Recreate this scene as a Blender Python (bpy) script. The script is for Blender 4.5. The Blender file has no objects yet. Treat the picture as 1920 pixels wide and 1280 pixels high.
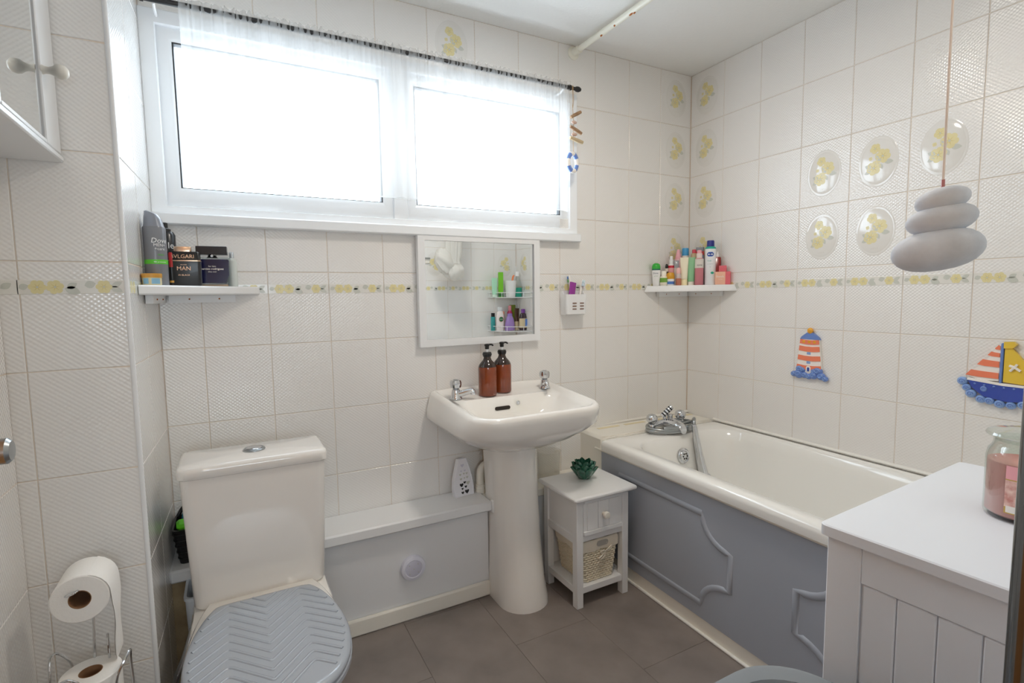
import bpy, bmesh, math, random
from mathutils import Vector, Matrix
random.seed(7)
PI = math.pi
sc = bpy.context.scene
COL = sc.collection

# ------------------------------------------------------------------ camera
cam_d = bpy.data.cameras.new('camera')
cam = bpy.data.objects.new('camera', cam_d)
COL.objects.link(cam)
sc.camera = cam
YAW, PITCH, ROLL = 0.4939, -0.0878, -0.0146
_F = Vector((math.sin(YAW)*math.cos(PITCH), math.cos(YAW)*math.cos(PITCH), math.sin(PITCH)))
_R = Vector((math.cos(YAW), -math.sin(YAW), 0))
_U = _R.cross(_F)
_c, _s = math.cos(ROLL), math.sin(ROLL)
_R2, _U2 = _c*_R + _s*_U, -_s*_R + _c*_U
cam.matrix_world = Matrix(((_R2.x, _U2.x, -_F.x, -2.1248), (_R2.y, _U2.y, -_F.y, -1.982), (_R2.z, _U2.z, -_F.z, 1.2101), (0, 0, 0, 1)))
cam_d.sensor_width = 36.0
cam_d.lens = 36.0*977.0/1920.0
cam_d.clip_start = 0.02

# ------------------------------------------------------------------ world, lights, exposure
world = bpy.data.worlds.new('world')
sc.world = world
world.use_nodes = True
wn = world.node_tree.nodes
wn['Background'].inputs[0].default_value = (0.80, 0.90, 1.0, 1)
wn['Background'].inputs[1].default_value = 14.0

def area_light(name, loc, rot, sx, sy, power, color, portal=False):
    l = bpy.data.lights.new(name, 'AREA')
    l.shape = 'RECTANGLE'; l.size = sx; l.size_y = sy
    l.energy = power; l.color = color
    o = bpy.data.objects.new(name, l); COL.objects.link(o)
    o.location = loc; o.rotation_euler = rot
    if portal: l.cycles.is_portal = True
    return o
area_light('window_portal', (-1.52, 0.13, 1.79), (-PI/2, 0, 0), 1.62, 0.62, 1, (1, 1, 1), portal=True)

area_light('hall_fill_portal', (-2.13, -3.31, 1.20), (PI/2, 0, 0), .84, .54, 1, (1, 1, 1), portal=True)  # fill daylight through the added hall window behind the camera

vs = sc.view_settings
vs.view_transform = 'Standard'
vs.look = 'None'
vs.exposure = -0.53
vs.gamma = 1.0
vs.use_curve_mapping = False
sc.cycles.use_denoising = True
sc.cycles.max_bounces = 12
sc.cycles.diffuse_bounces = 7
sc.cycles.transparent_max_bounces = 16
sc.cycles.sample_clamp_indirect = 6.0
sc.cycles.caustics_reflective = False
sc.cycles.caustics_refractive = False
LAMP_POWER = 12.0

# ------------------------------------------------------------------ materials
def lin(c):
    c = c/255.0
    return c/12.92 if c <= 0.04045 else ((c+0.055)/1.055)**2.4
def rgb(r, g, b): return (lin(r), lin(g), lin(b), 1.0)
MATS = {}
def mat(name, color, rough=0.45, metal=0.0, coat=0.0, spec=0.5, trans=0.0, alpha=1.0, bump=None, vary=None, emit=None, sss=0.0):
    m = bpy.data.materials.new(name); m.use_nodes = True
    nt = m.node_tree; b = nt.nodes['Principled BSDF']
    b.inputs['Base Color'].default_value = color
    b.inputs['Roughness'].default_value = rough
    b.inputs['Metallic'].default_value = metal
    b.inputs['Coat Weight'].default_value = coat
    b.inputs['Coat Roughness'].default_value = 0.06
    b.inputs['Specular IOR Level'].default_value = spec
    b.inputs['Transmission Weight'].default_value = trans
    b.inputs['Alpha'].default_value = alpha
    if sss:
        b.inputs['Subsurface Weight'].default_value = sss
        b.inputs['Subsurface Radius'].default_value = (.01, .006, .004)
    if emit:
        b.inputs['Emission Color'].default_value = emit[0]
        b.inputs['Emission Strength'].default_value = emit[1]
    if bump or vary:
        tc = nt.nodes.new('ShaderNodeTexCoord')
    if bump:                                    # (scale, strength, distance)
        n = nt.nodes.new('ShaderNodeTexNoise'); n.inputs['Scale'].default_value = bump[0]; n.inputs['Detail'].default_value = 3
        bp = nt.nodes.new('ShaderNodeBump'); bp.inputs['Strength'].default_value = bump[1]; bp.inputs['Distance'].default_value = bump[2]
        nt.links.new(tc.outputs['Object'], n.inputs['Vector'])
        nt.links.new(n.outputs['Fac'], bp.inputs['Height'])
        nt.links.new(bp.outputs['Normal'], b.inputs['Normal'])
    if vary:                                    # (scale, colour2)
        n2 = nt.nodes.new('ShaderNodeTexNoise'); n2.inputs['Scale'].default_value = vary[0]; n2.inputs['Detail'].default_value = 6
        rp = nt.nodes.new('ShaderNodeValToRGB')
        rp.color_ramp.elements[0].position = .35; rp.color_ramp.elements[1].position = .68
        rp.color_ramp.elements[0].color = color; rp.color_ramp.elements[1].color = vary[1]
        nt.links.new(tc.outputs['Object'], n2.inputs['Vector'])
        nt.links.new(n2.outputs['Fac'], rp.inputs['Fac'])
        nt.links.new(rp.outputs['Color'], b.inputs['Base Color'])
    MATS[name] = m
    return m

def tile_material(name, color, amp):
    """glazed tile with a moulded diamond weave"""
    m = mat(name, color, rough=0.18, coat=0.55)
    nt = m.node_tree; b = nt.nodes['Principled BSDF']
    tc = nt.nodes.new('ShaderNodeTexCoord'); sp = nt.nodes.new('ShaderNodeSeparateXYZ')
    nt.links.new(tc.outputs['Object'], sp.inputs[0])
    def mth(op, a, bb):
        n = nt.nodes.new('ShaderNodeMath'); n.operation = op
        for i, v in enumerate((a, bb)):
            if v is None: continue
            if isinstance(v, (int, float)): n.inputs[i].default_value = v
            else: nt.links.new(v, n.inputs[i])
        return n.outputs[0]
    u = mth('MULTIPLY', sp.outputs['X'], 2*PI/.0135); v = mth('MULTIPLY', sp.outputs['Z'], 2*PI/.0110)
    c1 = mth('COSINE', mth('ADD', u, v), None); c2 = mth('COSINE', mth('SUBTRACT', u, v), None)
    h = mth('ADD', mth('MULTIPLY', c1, .5), mth('MULTIPLY', c2, .5))
    ns = nt.nodes.new('ShaderNodeTexNoise'); ns.inputs['Scale'].default_value = 9
    nt.links.new(tc.outputs['Object'], ns.inputs['Vector'])
    h2 = mth('ADD', h, mth('MULTIPLY', ns.outputs['Fac'], 1.2))
    bp = nt.nodes.new('ShaderNodeBump'); bp.inputs['Strength'].default_value = amp; bp.inputs['Distance'].default_value = .0011
    nt.links.new(h2, bp.inputs['Height']); nt.links.new(bp.outputs['Normal'], b.inputs['Normal'])
    nt.links.new(bp.outputs['Normal'], b.inputs['Coat Normal'])
    return m

def sheer_material(name, color, see):
    m = bpy.data.materials.new(name); m.use_nodes = True
    nt = m.node_tree; nt.nodes.clear()
    out = nt.nodes.new('ShaderNodeOutputMaterial')
    tr = nt.nodes.new('ShaderNodeBsdfTransparent'); tl = nt.nodes.new('ShaderNodeBsdfTranslucent'); df = nt.nodes.new('ShaderNodeBsdfDiffuse')
    tl.inputs[0].default_value = color; df.inputs[0].default_value = color
    m1 = nt.nodes.new('ShaderNodeMixShader'); m1.inputs[0].default_value = .5
    nt.links.new(tl.outputs[0], m1.inputs[1]); nt.links.new(df.outputs[0], m1.inputs[2])
    m2 = nt.nodes.new('ShaderNodeMixShader'); m2.inputs[0].default_value = see
    nt.links.new(m1.outputs[0], m2.inputs[1]); nt.links.new(tr.outputs[0], m2.inputs[2])
    nt.links.new(m2.outputs[0], out.inputs[0])
    MATS[name] = m
    return m

def glass_material(name, tint, gloss=.12, rough=.02):
    m = bpy.data.materials.new(name); m.use_nodes = True
    nt = m.node_tree; nt.nodes.clear()
    out = nt.nodes.new('ShaderNodeOutputMaterial')
    tr = nt.nodes.new('ShaderNodeBsdfTransparent'); tr.inputs[0].default_value = tint
    gl = nt.nodes.new('ShaderNodeBsdfGlossy'); gl.inputs['Roughness'].default_value = rough
    fw = nt.nodes.new('ShaderNodeLayerWeight'); fw.inputs[0].default_value = .25
    fr = nt.nodes.new('ShaderNodeMath'); fr.operation = 'MULTIPLY'; fr.inputs[1].default_value = gloss*2
    nt.links.new(fw.outputs['Facing'], fr.inputs[0])
    mx = nt.nodes.new('ShaderNodeMixShader')
    nt.links.new(fr.outputs[0], mx.inputs[0]); nt.links.new(tr.outputs[0], mx.inputs[1]); nt.links.new(gl.outputs[0], mx.inputs[2])
    nt.links.new(mx.outputs[0], out.inputs[0])
    MATS[name] = m
    return m

TILE = tile_material('tile_glaze', rgb(234, 232, 229), .30)
mat('medal_glaze', rgb(228, 226, 222), .08, coat=.5)
mat('grout', rgb(226, 213, 198), .8)
mat('petal_yellow', rgb(226, 215, 164), .25)
mat('petal_deep', rgb(216, 201, 142), .25)
mat('leaf_grey', rgb(202, 204, 195), .25)
mat('stem_grey', rgb(205, 203, 192), .25)
mat('strip_glaze', rgb(228, 226, 220), .12)
mat('ceiling_paint', rgb(232, 232, 230), .85, bump=(90, .35, .004))
mat('white_paint', rgb(234, 235, 236), .38)
mat('cool_white', rgb(228, 233, 241), .4)
mat('cream_paint', rgb(234, 230, 220), .4)
mat('panel_white', rgb(226, 227, 229), .45)
mat('upvc', rgb(240, 243, 246), .22)
mat('gasket', rgb(40, 42, 46), .5)
mat('porcelain', rgb(240, 237, 232), .07, coat=.6)
mat('porcelain_cistern', rgb(236, 232, 227), .08, coat=.6)
mat('acrylic_bath', rgb(240, 239, 235), .12, coat=.4)
mat('chrome', rgb(215, 217, 220), .09, metal=1.0)
mat('chrome_satin', rgb(170, 174, 176), .28, metal=1.0)
mat('chrome_dark', rgb(120, 122, 124), .12, metal=1.0)
mat('black_metal', rgb(34, 33, 33), .4)
mat('black_plastic', rgb(22, 22, 23), .35)
mat('dark_hole', rgb(40, 32, 24), .7)
mat('panel_grey', rgb(168, 174, 185), .42, bump=(14, .10, .004))
mat('seat_grey', rgb(168, 174, 182), .18, coat=.3)
mat('bin_grey', rgb(128, 135, 141), .38)
mat('floor_vinyl', rgb(140, 130, 124), .42, vary=(7, rgb(124, 115, 110)), bump=(60, .12, .002))
mat('floor_joint', rgb(112, 103, 97), .7)
mat('mirror_glass', rgb(244, 247, 248), .01, metal=1.0)
mat('amber', rgb(136, 63, 29), .12, coat=.4, vary=(9, rgb(108, 47, 21)))
mat('amber_dark', rgb(44, 28, 20), .12, coat=.4)
mat('clear_white', rgb(235, 238, 240), .2)
mat('succulent', rgb(28, 78, 62), .18, coat=.5, vary=(30, rgb(48, 110, 88)))
mat('wicker', rgb(232, 222, 200), .7)
mat('wicker_dark', rgb(150, 136, 112), .8)
mat('cloth_cream', rgb(232, 224, 208), .85)
mat('tissue', rgb(246, 243, 238), .9, bump=(160, .2, .002))
mat('card_brown', rgb(146, 108, 76), .85)
mat('wood_pine', rgb(206, 142, 84), .5)
mat('wood_raw', rgb(184, 164, 128), .7, vary=(12, rgb(150, 128, 96)))
mat('driftwood', rgb(168, 138, 108), .8, vary=(40, rgb(140, 108, 80)))
mat('driftwood_pale', rgb(190, 170, 136), .8)
mat('pebble_pink', rgb(206, 178, 164), .6)
mat('rope', rgb(178, 148, 110), .9)
mat('stone', rgb(222, 228, 236), .75, vary=(45, rgb(208, 213, 221)), bump=(130, .2, .002))
mat('cord_white', rgb(244, 232, 222), .8)
mat('wax_pink', rgb(234, 164, 160), .5, sss=.2)
mat('label_pink', rgb(246, 178, 186), .5)
mat('label_gold', rgb(206, 172, 96), .35, metal=.5)
mat('label_photo', rgb(206, 140, 130), .5, vary=(90, rgb(244, 214, 204)))
mat('orange', rgb(240, 132, 98), .2, coat=.4)
mat('ceramic_white', rgb(244, 240, 234), .2, coat=.4)
mat('ceramic_blue', rgb(104, 136, 204), .2, coat=.4)
mat('ceramic_lightblue', rgb(134, 168, 220), .2, coat=.4)
mat('ceramic_navy', rgb(58, 80, 170), .2, coat=.4)
mat('ceramic_yellow', rgb(232, 196, 66), .2, coat=.4)
mat('ceramic_amber', rgb(232, 164, 40), .2, coat=.4)
mat('brown_edge', rgb(120, 70, 48), .7)
mat('jug_plastic', rgb(238, 232, 216), .35, alpha=.18)
mat('puck', rgb(226, 226, 238), .35)
mat('puck_disc', rgb(206, 206, 222), .3)
mat('pale_lilac', rgb(234, 234, 240), .4)
mat('silicone', rgb(238, 236, 230), .3)
mat('stain', rgb(176, 152, 112), .8)
mat('stain_yellow', rgb(226, 214, 178), .7)
mat('rust', rgb(170, 100, 50), .8)
mat('rail_paint', rgb(232, 230, 216), .35)
mat('lamp_opal', rgb(250, 244, 232), .3, emit=((1, .9, .76, 1), 2.0))
mat('hall_paint', rgb(226, 222, 214), .8)
mat('valve', rgb(190, 192, 194), .2, metal=1)
sheer_material('sheer', (.80, .80, .79, 1), .62)
sheer_material('shower_cloth', (.90, .89, .86, 1), .12)
glass_material('pane_glass', (.97, .985, .99, 1), .10)
glass_material('jar_glass', (.93, .96, .94, 1), .35)
glass_material('clear_plastic', (.90, .93, .93, 1), .3)
_pc = 0
def pm(r, g, b, rough=.35, metal=0.0, coat=.1):
    """plastic or paint of one plain colour"""
    k = 'plain_%d_%d_%d_%d_%d' % (r, g, b, int(rough*100), int(metal*10))
    return MATS.get(k) or mat(k, rgb(r, g, b), rough, metal, coat)
def M(x): return MATS[x] if isinstance(x, str) else x

# ------------------------------------------------------------------ mesh tools
class MB:
    def __init__(self): self.v = []; self.f = []; self.m = []
    def add(self, vs, fs, m=0, xf=None):
        o = len(self.v)
        if xf is not None: vs = [xf @ Vector(p) for p in vs]
        self.v += [tuple(p) for p in vs]
        self.f += [tuple(i+o for i in f) for f in fs]
        self.m += [m]*len(fs)
        return self
    def box(self, x0, x1, y0, y1, z0, z1, b=0.0, m=0, xf=None):
        if b <= 0:
            vs = [(x, y, z) for z in (z0, z1) for y in (y0, y1) for x in (x0, x1)]
            fs = [(0, 2, 3, 1), (4, 5, 7, 6), (0, 1, 5, 4), (2, 6, 7, 3), (0, 4, 6, 2), (1, 3, 7, 5)]
            return self.add(vs, fs, m, xf)
        vs = []; idx = {}
        for sx in (0, 1):
            for sy in (0, 1):
                for sz in (0, 1):
                    X = (x0, x1)[sx]; Y = (y0, y1)[sy]; Z = (z0, z1)[sz]
                    bx = b if sx == 0 else -b; by = b if sy == 0 else -b; bz = b if sz == 0 else -b
                    idx[(sx, sy, sz, 0)] = len(vs); vs.append((X, Y+by, Z+bz))
                    idx[(sx, sy, sz, 1)] = len(vs); vs.append((X+bx, Y, Z+bz))
                    idx[(sx, sy, sz, 2)] = len(vs); vs.append((X+bx, Y+by, Z))
        g = lambda a, b_, c, k: idx[(a, b_, c, k)]
        fs = []
        ce = Vector(((x0+x1)/2, (y0+y1)/2, (z0+z1)/2))
        def orient(q):
            p = [Vector(vs[i]) for i in q]
            n = (p[1]-p[0]).cross(p[2]-p[0])
            cc = sum(p, Vector())/len(p)
            return q if n.dot(cc-ce) >= 0 else q[::-1]
        for s in (0, 1):
            fs.append(orient([g(s, 0, 0, 0), g(s, 1, 0, 0), g(s, 1, 1, 0), g(s, 0, 1, 0)]))
            fs.append(orient([g(0, s, 0, 1), g(1, s, 0, 1), g(1, s, 1, 1), g(0, s, 1, 1)]))
            fs.append(orient([g(0, 0, s, 2), g(1, 0, s, 2), g(1, 1, s, 2), g(0, 1, s, 2)]))
        for a in (0, 1):
            for b_ in (0, 1):
                fs.append(orient([g(a, b_, 0, 0), g(a, b_, 1, 0), g(a, b_, 1, 1), g(a, b_, 0, 1)]))
                fs.append(orient([g(a, 0, b_, 0), g(a, 1, b_, 0), g(a, 1, b_, 2), g(a, 0, b_, 2)]))
                fs.append(orient([g(0, a, b_, 1), g(1, a, b_, 1), g(1, a, b_, 2), g(0, a, b_, 2)]))
                for c in (0, 1): fs.append(orient([g(a, b_, c, 0), g(a, b_, c, 1), g(a, b_, c, 2)]))
        return self.add(vs, fs, m, xf)
    def loft(self, loops, m=0, cap0=True, cap1=True, xf=None, closed=True):
        n = len(loops[0]); vs = [p for L in loops for p in L]; fs = []
        for i in range(len(loops)-1):
            for j in range(n if closed else n-1):
                k = (j+1) % n
                fs.append((i*n+j, i*n+k, (i+1)*n+k, (i+1)*n+j))
        if cap0: fs.append(tuple(range(n))[::-1])
        if cap1: fs.append(tuple((len(loops)-1)*n+j for j in range(n)))
        return self.add(vs, fs, m, xf)
    def lathe(self, prof, seg=24, c=(0, 0, 0), m=0, sx=1.0, sy=1.0, xf=None):
        loops = []
        for r, z in prof:
            loops.append([(c[0]+sx*r*math.cos(2*PI*j/seg), c[1]+sy*r*math.sin(2*PI*j/seg), c[2]+z) for j in range(seg)])
        return self.loft(loops, m, True, True, xf)
    def tube(self, pts, r, seg=8, m=0, caps=True, closed=False, xf=None):
        pts = [Vector(p) for p in pts]; n = len(pts); loops = []; up = None
        for i in range(n):
            if closed: d = pts[(i+1) % n]-pts[i-1]
            else: d = (pts[i+1]-pts[i]) if i == 0 else (pts[i]-pts[i-1]) if i == n-1 else (pts[i+1]-pts[i-1])
            d.normalize()
            if up is None:
                up = Vector((0, 0, 1)) if abs(d.z) < .9 else Vector((1, 0, 0))
            u = (up - d*up.dot(d)).normalized(); w = d.cross(u); up = u
            rr = r[i] if isinstance(r, (list, tuple)) else r
            loops.append([tuple(pts[i]+rr*(math.cos(2*PI*j/seg)*u+math.sin(2*PI*j/seg)*w)) for j in range(seg)])
        if closed: loops.append(loops[0])
        return self.loft(loops, m, caps and not closed, caps and not closed, xf)
    def prism(self, poly, y0, y1, m=0, xf=None, back=True, msides=None):
        """polygon in x,z (counter-clockwise seen from -y), extruded from y0 (front) to y1"""
        n = len(poly)
        vs = [(x, y0, z) for x, z in poly]+[(x, y1, z) for x, z in poly]
        fs = [tuple(range(n))]
        if back: fs.append(tuple(range(n, 2*n))[::-1])
        self.add(vs, fs, m, xf)
        self.add(vs, [((i+1) % n, i, n+i, n+(i+1) % n) for i in range(n)], m if msides is None else msides, xf)
        return self
    def flat(self, poly, y, m=0, xf=None):
        return self.add([(x, y, z) for x, z in poly], [tuple(range(len(poly)))], m, xf)
    def ball(self, c, rx, ry=None, rz=None, seg=16, rings=10, m=0, xf=None):
        ry = rx if ry is None else ry; rz = rx if rz is None else rz
        loops = []
        for i in range(rings+1):
            t = PI*(i/rings); s = max(math.sin(t), .02)
            loops.append([(c[0]+rx*s*math.cos(2*PI*j/seg), c[1]+ry*s*math.sin(2*PI*j/seg), c[2]-rz*math.cos(t)) for j in range(seg)])
        return self.loft(loops, m, True, True, xf)
    def mesh(self, name, mats, smooth=True, ang=38):
        me = bpy.data.meshes.new(name); me.from_pydata(self.v, [], self.f)
        for x in (mats if isinstance(mats, (list, tuple)) else [mats]): me.materials.append(M(x))
        if len(me.materials) > 1: me.polygons.foreach_set('material_index', self.m)
        me.update()
        if smooth:
            me.polygons.foreach_set('use_smooth', [True]*len(me.polygons)); me.set_sharp_from_angle(angle=math.radians(ang))
        return me
    def build(self, name, mats, parent=None, loc=(0, 0, 0), rot=0.0, smooth=True, ang=38):
        o = bpy.data.objects.new(name, self.mesh(name, mats, smooth, ang)); COL.objects.link(o)
        o.location = loc; o.rotation_euler = (0, 0, rot)
        if parent: o.parent = parent
        return o

def tag(o, label, cat, group=None):
    o['label'] = label; o['category'] = cat
    if group: o['group'] = group
    return o
def thing(name, label, cat, loc=(0, 0, 0), rot=0.0, group=None):
    o = bpy.data.objects.new(name, None); COL.objects.link(o); o.empty_display_size = .05
    o.location = loc; o.rotation_euler = (0, 0, rot)
    return tag(o, label, cat, group)
def struct(o): o['kind'] = 'structure'; return o
def child_obj(name, me, parent, loc=(0, 0, 0), rot=(0, 0, 0)):
    o = bpy.data.objects.new(name, me); COL.objects.link(o); o.parent = parent
    o.location = loc; o.rotation_euler = rot
    return o

def rr(x0, x1, y0, y1, rf, rb, nc=7, ns=5):
    """rounded rectangle loop, front corners rf (at y0), back corners rb; counter-clockwise from above"""
    out = []
    cs = [(x0+rf, y0+rf, rf, PI, 1.5*PI), (x1-rf, y0+rf, rf, 1.5*PI, 2*PI), (x1-rb, y1-rb, rb, 0, .5*PI), (x0+rb, y1-rb, rb, .5*PI, PI)]
    for k in range(4):
        cx, cy, r, a0, a1 = cs[k]
        for i in range(nc+1):
            a = a0+(a1-a0)*i/nc; out.append((cx+r*math.cos(a), cy+r*math.sin(a)))
        nx = cs[(k+1) % 4]; p = out[-1]; q = (nx[0]+nx[2]*math.cos(nx[3]), nx[1]+nx[2]*math.sin(nx[3]))
        for i in range(1, ns+1):
            t = i/(ns+1); out.append((p[0]+(q[0]-p[0])*t, p[1]+(q[1]-p[1])*t))
    return out
def at_z(L, z): return [(x, y, z(x, y) if callable(z) else z) for x, y in L]

def catmull(P, n=6, closed=False):
    P = [Vector(p) for p in P]; out = []; N = len(P)
    for i in range(N if closed else N-1):
        g = lambda k: P[k % N] if closed else P[min(max(k, 0), N-1)]
        a, b, c, d = g(i-1), g(i), g(i+1), g(i+2)
        for j in range(n):
            t = j/n
            out.append(.5*((2*b)+(-a+c)*t+(2*a-5*b+4*c-d)*t*t+(-a+3*b-3*c+d)*t**3))
    if not closed: out.append(P[-1])
    return out

def text_geo(s, size, shear=0.0, bold=False):
    """flat lettering: vertices (x, z) centred in x with the base line at z = 0, and faces"""
    cu = bpy.data.curves.new('txt', 'FONT'); cu.body = s; cu.size = size; cu.align_x = 'CENTER'; cu.shear = shear
    cu.resolution_u = 2
    if bold: cu.offset = size*.012
    o = bpy.data.objects.new('txt', cu); COL.objects.link(o)
    me = o.evaluated_get(bpy.context.evaluated_depsgraph_get()).to_mesh()
    vs = [(v.co.x, v.co.y) for v in me.vertices]; fs = [tuple(p.vertices) for p in me.polygons]
    o.evaluated_get(bpy.context.evaluated_depsgraph_get()).to_mesh_clear()
    bpy.data.objects.remove(o); bpy.data.curves.remove(cu)
    return vs, fs
def add_text(mb, s, size, x, y, z, m=0, wrap=None, shear=0.0, bold=False, sx=1.0):
    """lettering on a front face (towards -y); wrap = radius of the cylinder it lies on"""
    vs, fs = text_geo(s, size, shear, bold)
    out = []
    for a, b in vs:
        a = a*sx+x
        if wrap:
            t = a/wrap; out.append((wrap*math.sin(t), y-wrap*math.cos(t), z+b))
        else: out.append((a, y, z+b))
    mb.add(out, fs, m)

# ================================================================== THE ROOM
RA = -math.radians(1.406)                       # the bath wall is not quite square to the window wall
CEIL = 2.305
ROWS = [2.2992-.2492*k for k in range(10)]      # tile joints, from the ceiling down
ROWS[-1] = .0564; ROWS[0] = 2.3045
RMAT = Matrix.Rotation(RA, 4, 'Z')
def RW(x, y, z): return tuple(RMAT @ Vector((x, y, z)))   # a point given square to the bath wall
FRONT_Y = -1.84

# ---- decoration printed on the tiles
def petal_flower(mb, cx, cz, r, n, hfun, rot=0.0, mi=0, mc=1, sq=1.0):
    pts = []
    for i in range(n*6):
        a = rot+2*PI*i/(n*6); k = .80+.20*abs(math.sin(n*(a-rot)/2))**.6
        pts.append((cx+r*k*math.cos(a), cz+sq*r*k*math.sin(a)))
    v = [(cx, hfun(cx, cz)-.0002, cz)]+[(x, hfun(x, z)-.0002, z) for x, z in pts]
    mb.add(v, [(0, 1+i, 1+(i+1) % len(pts)) for i in range(len(pts))], mi)
    for t in range(n):                          # darker veins
        a = rot+2*PI*(t+.5)/n
        q = [(cx+r*.16*math.cos(a+.5), cz+sq*r*.16*math.sin(a+.5)), (cx+r*.16*math.cos(a-.5), cz+sq*r*.16*math.sin(a-.5)), (cx+r*.62*math.cos(a), cz+sq*r*.62*math.sin(a))]
        mb.add([(x, hfun(x, z)-.0003, z) for x, z in q][::-1], [(0, 1, 2)], mc)
    c = [(cx+r*.14*math.cos(2*PI*i/8), cz+r*.14*math.sin(2*PI*i/8)) for i in range(8)]
    mb.add([(x, hfun(x, z)-.0004, z) for x, z in c], [tuple(range(8))], 2)
def print_leaf(mb, cx, cz, L, w, ang, hfun, mi=2):
    pts = []
    for i in range(7):
        t = i/6; pts.append((t*L, w*math.sin(PI*t)**.8*(1-.25*t)))
    poly = pts+[(a, -b) for a, b in pts[-2:0:-1]]
    ca, sa = math.cos(ang), math.sin(ang)
    q = [(cx+ca*a-sa*b, cz+sa*a+ca*b) for a, b in poly][::-1]
    q = q[::-1] if sum(q[i][0]*q[(i+1) % len(q)][1]-q[(i+1) % len(q)][0]*q[i][1] for i in range(len(q))) < 0 else q
    mb.add([(x, hfun(x, z)-.00015, z) for x, z in q], [tuple(range(len(q)))], mi)
OW, OH, OD = .062, .082, .0050                  # oval medallion: half width, half height, rise
def dome(x, z):
    d = (x/OW)**2+(z/OH)**2
    return -.0004-OD*max(0.0, 1-d)**.8 if d < 1 else -.0004
def make_medallion():
    mb = MB(); seg = 36; loops = []
    for k in (1.10, 1.05, 1.0, .97, .92, .82, .66, .46, .24, .03):
        loops.append([(k*OW*math.cos(2*PI*j/seg), (-.0002 if k > 1.08 else -.0011 if k > 1.03 else -.0004 if k > .99 else dome(k*OW, 0)), k*OH*math.sin(2*PI*j/seg)) for j in range(seg)])
    mb.loft(loops, 0, False, True)
    return mb.mesh('medallion', 'medal_glaze', ang=70)
def make_flower_print():
    mb = MB(); h = dome
    for x, z, L, w, a in ((.022, -.006, .030, .010, -.1), (-.006, -.010, .026, .008, .8), (-.020, -.020, .026, .009, 2.7), (-.022, -.030, .024, .008, 3.5), (-.006, .028, .018, .006, 1.9), (.004, .000, .026, .007, 2.0), (.010, -.010, .022, .007, -1.2)):
        print_leaf(mb, x, z, L, w, a, h)
    for x in (-.010, -.003, .004, .011):
        mb.add([(x*.4, h(x*.4, -.03)-.0001, -.03), (x, h(x, -.066)-.0001, -.066), (x+.001, h(x, -.066)-.0001, -.066), (x*.4+.001, h(x*.4, -.03)-.0001, -.03)], [(0, 1, 2, 3)], 3)
    petal_flower(mb, .017, .016, .026, 6, h, .3)
    petal_flower(mb, -.012, -.022, .0255, 6, h, .8)
    petal_flower(mb, -.010, .047, .0185, 5, h, .2)
    petal_flower(mb, -.024, .014, .007, 4, h, .2)
    return mb.mesh('flower_print', ['petal_yellow', 'petal_deep', 'leaf_grey', 'stem_grey'], smooth=False)
MEDAL, FLOWER = make_medallion(), make_flower_print()
BZ0, BZ1 = 1.2285, 1.2605                       # the flower border
def make_border(x0, x1):
    """border strip between local x0 and x1 of a 200 mm tile, z about the strip's middle"""
    mb = MB(); hh = (BZ1-BZ0)/2; h = lambda x, z: -.0011
    mb.box(x0, x1, -.0010, .0004, -hh, hh, .0006, 3)
    def inside(a, b): return a >= x0+.001 and b <= x1-.001
    for cx, L, w, a in ((-.016, .030, .011, -.35), (-.012, .022, .008, .55), (.020, .022, .010, .25), (-.096, .018, .008, .35), (-.097, .016, .006, -.6), (.068, .026, .008, -.45), (.070, .024, .007, .5)):
        if inside(min(cx, cx+L)-.002, max(cx, cx+L)+.002): print_leaf(mb, cx, .003*math.sin(cx*90), abs(L), w, a if L > 0 else PI-a, h)
    for cx, r in ((-.064, .0162), (-.033, .0162), (.056, .0158)):
        if inside(cx-r, cx+r): petal_flower(mb, cx, 0, r, 6, h, cx*9, sq=1.0)
    return mb.mesh('border_print', ['petal_yellow', 'petal_deep', 'leaf_grey', 'strip_glaze'], smooth=False)
BORDER = make_border(-.0992, .0992)
def make_tile_mesh(w, h):
    mb = MB(); g = .0009; b = .0016
    x0, x1, z0, z1 = -w/2+g, w/2-g, -h/2+g, h/2-g
    v = [(x0, .008, z0), (x1, .008, z0), (x1, .008, z1), (x0, .008, z1), (x0, b, z0), (x1, b, z0), (x1, b, z1), (x0, b, z1),
         (x0+b, 0, z0+b), (x1-b, 0, z0+b), (x1-b, 0, z1-b), (x0+b, 0, z1-b)]
    f = [(8, 9, 10, 11)]
    for i in range(4):
        k = (i+1) % 4
        f += [(4+i, 4+k, 8+k, 8+i), (i, k, 4+k, 4+i)]
    mb.add(v, f)
    return mb.mesh('tile', TILE, ang=20)
TILE_CACHE = {}
def tile_wall(wall, xs, rows, medals=(), skip=None, border=True):
    """xs: joints along the wall in ascending order; each piece is a child of the wall"""
    for i in range(len(xs)-1):
        for k in range(len(rows)-1):
            x0, x1, z1, z0 = xs[i], xs[i+1], rows[k], rows[k+1]
            if skip:
                r = skip(x0, x1, z0, z1)
                if r is None: continue
                x0, x1, z0, z1 = r
            w, h = x1-x0, z1-z0
            key = (round(w, 3), round(h, 3))
            if key not in TILE_CACHE: TILE_CACHE[key] = make_tile_mesh(w, h)
            tx, tz = (x0+x1)/2, (z0+z1)/2
            t = child_obj('tile', TILE_CACHE[key], wall, (tx, 0, tz))
            if (i, k) in medals:
                child_obj('medallion', MEDAL, t); child_obj('flower_print', FLOWER, t)
            if border and z0 < BZ0 and z1 > BZ1:
                me = BORDER if w > .19 else make_border(-w/2+.0008, w/2-.0008)
                child_obj('border_print', me, t, (0, 0, (BZ0+BZ1)/2-tz))

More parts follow.
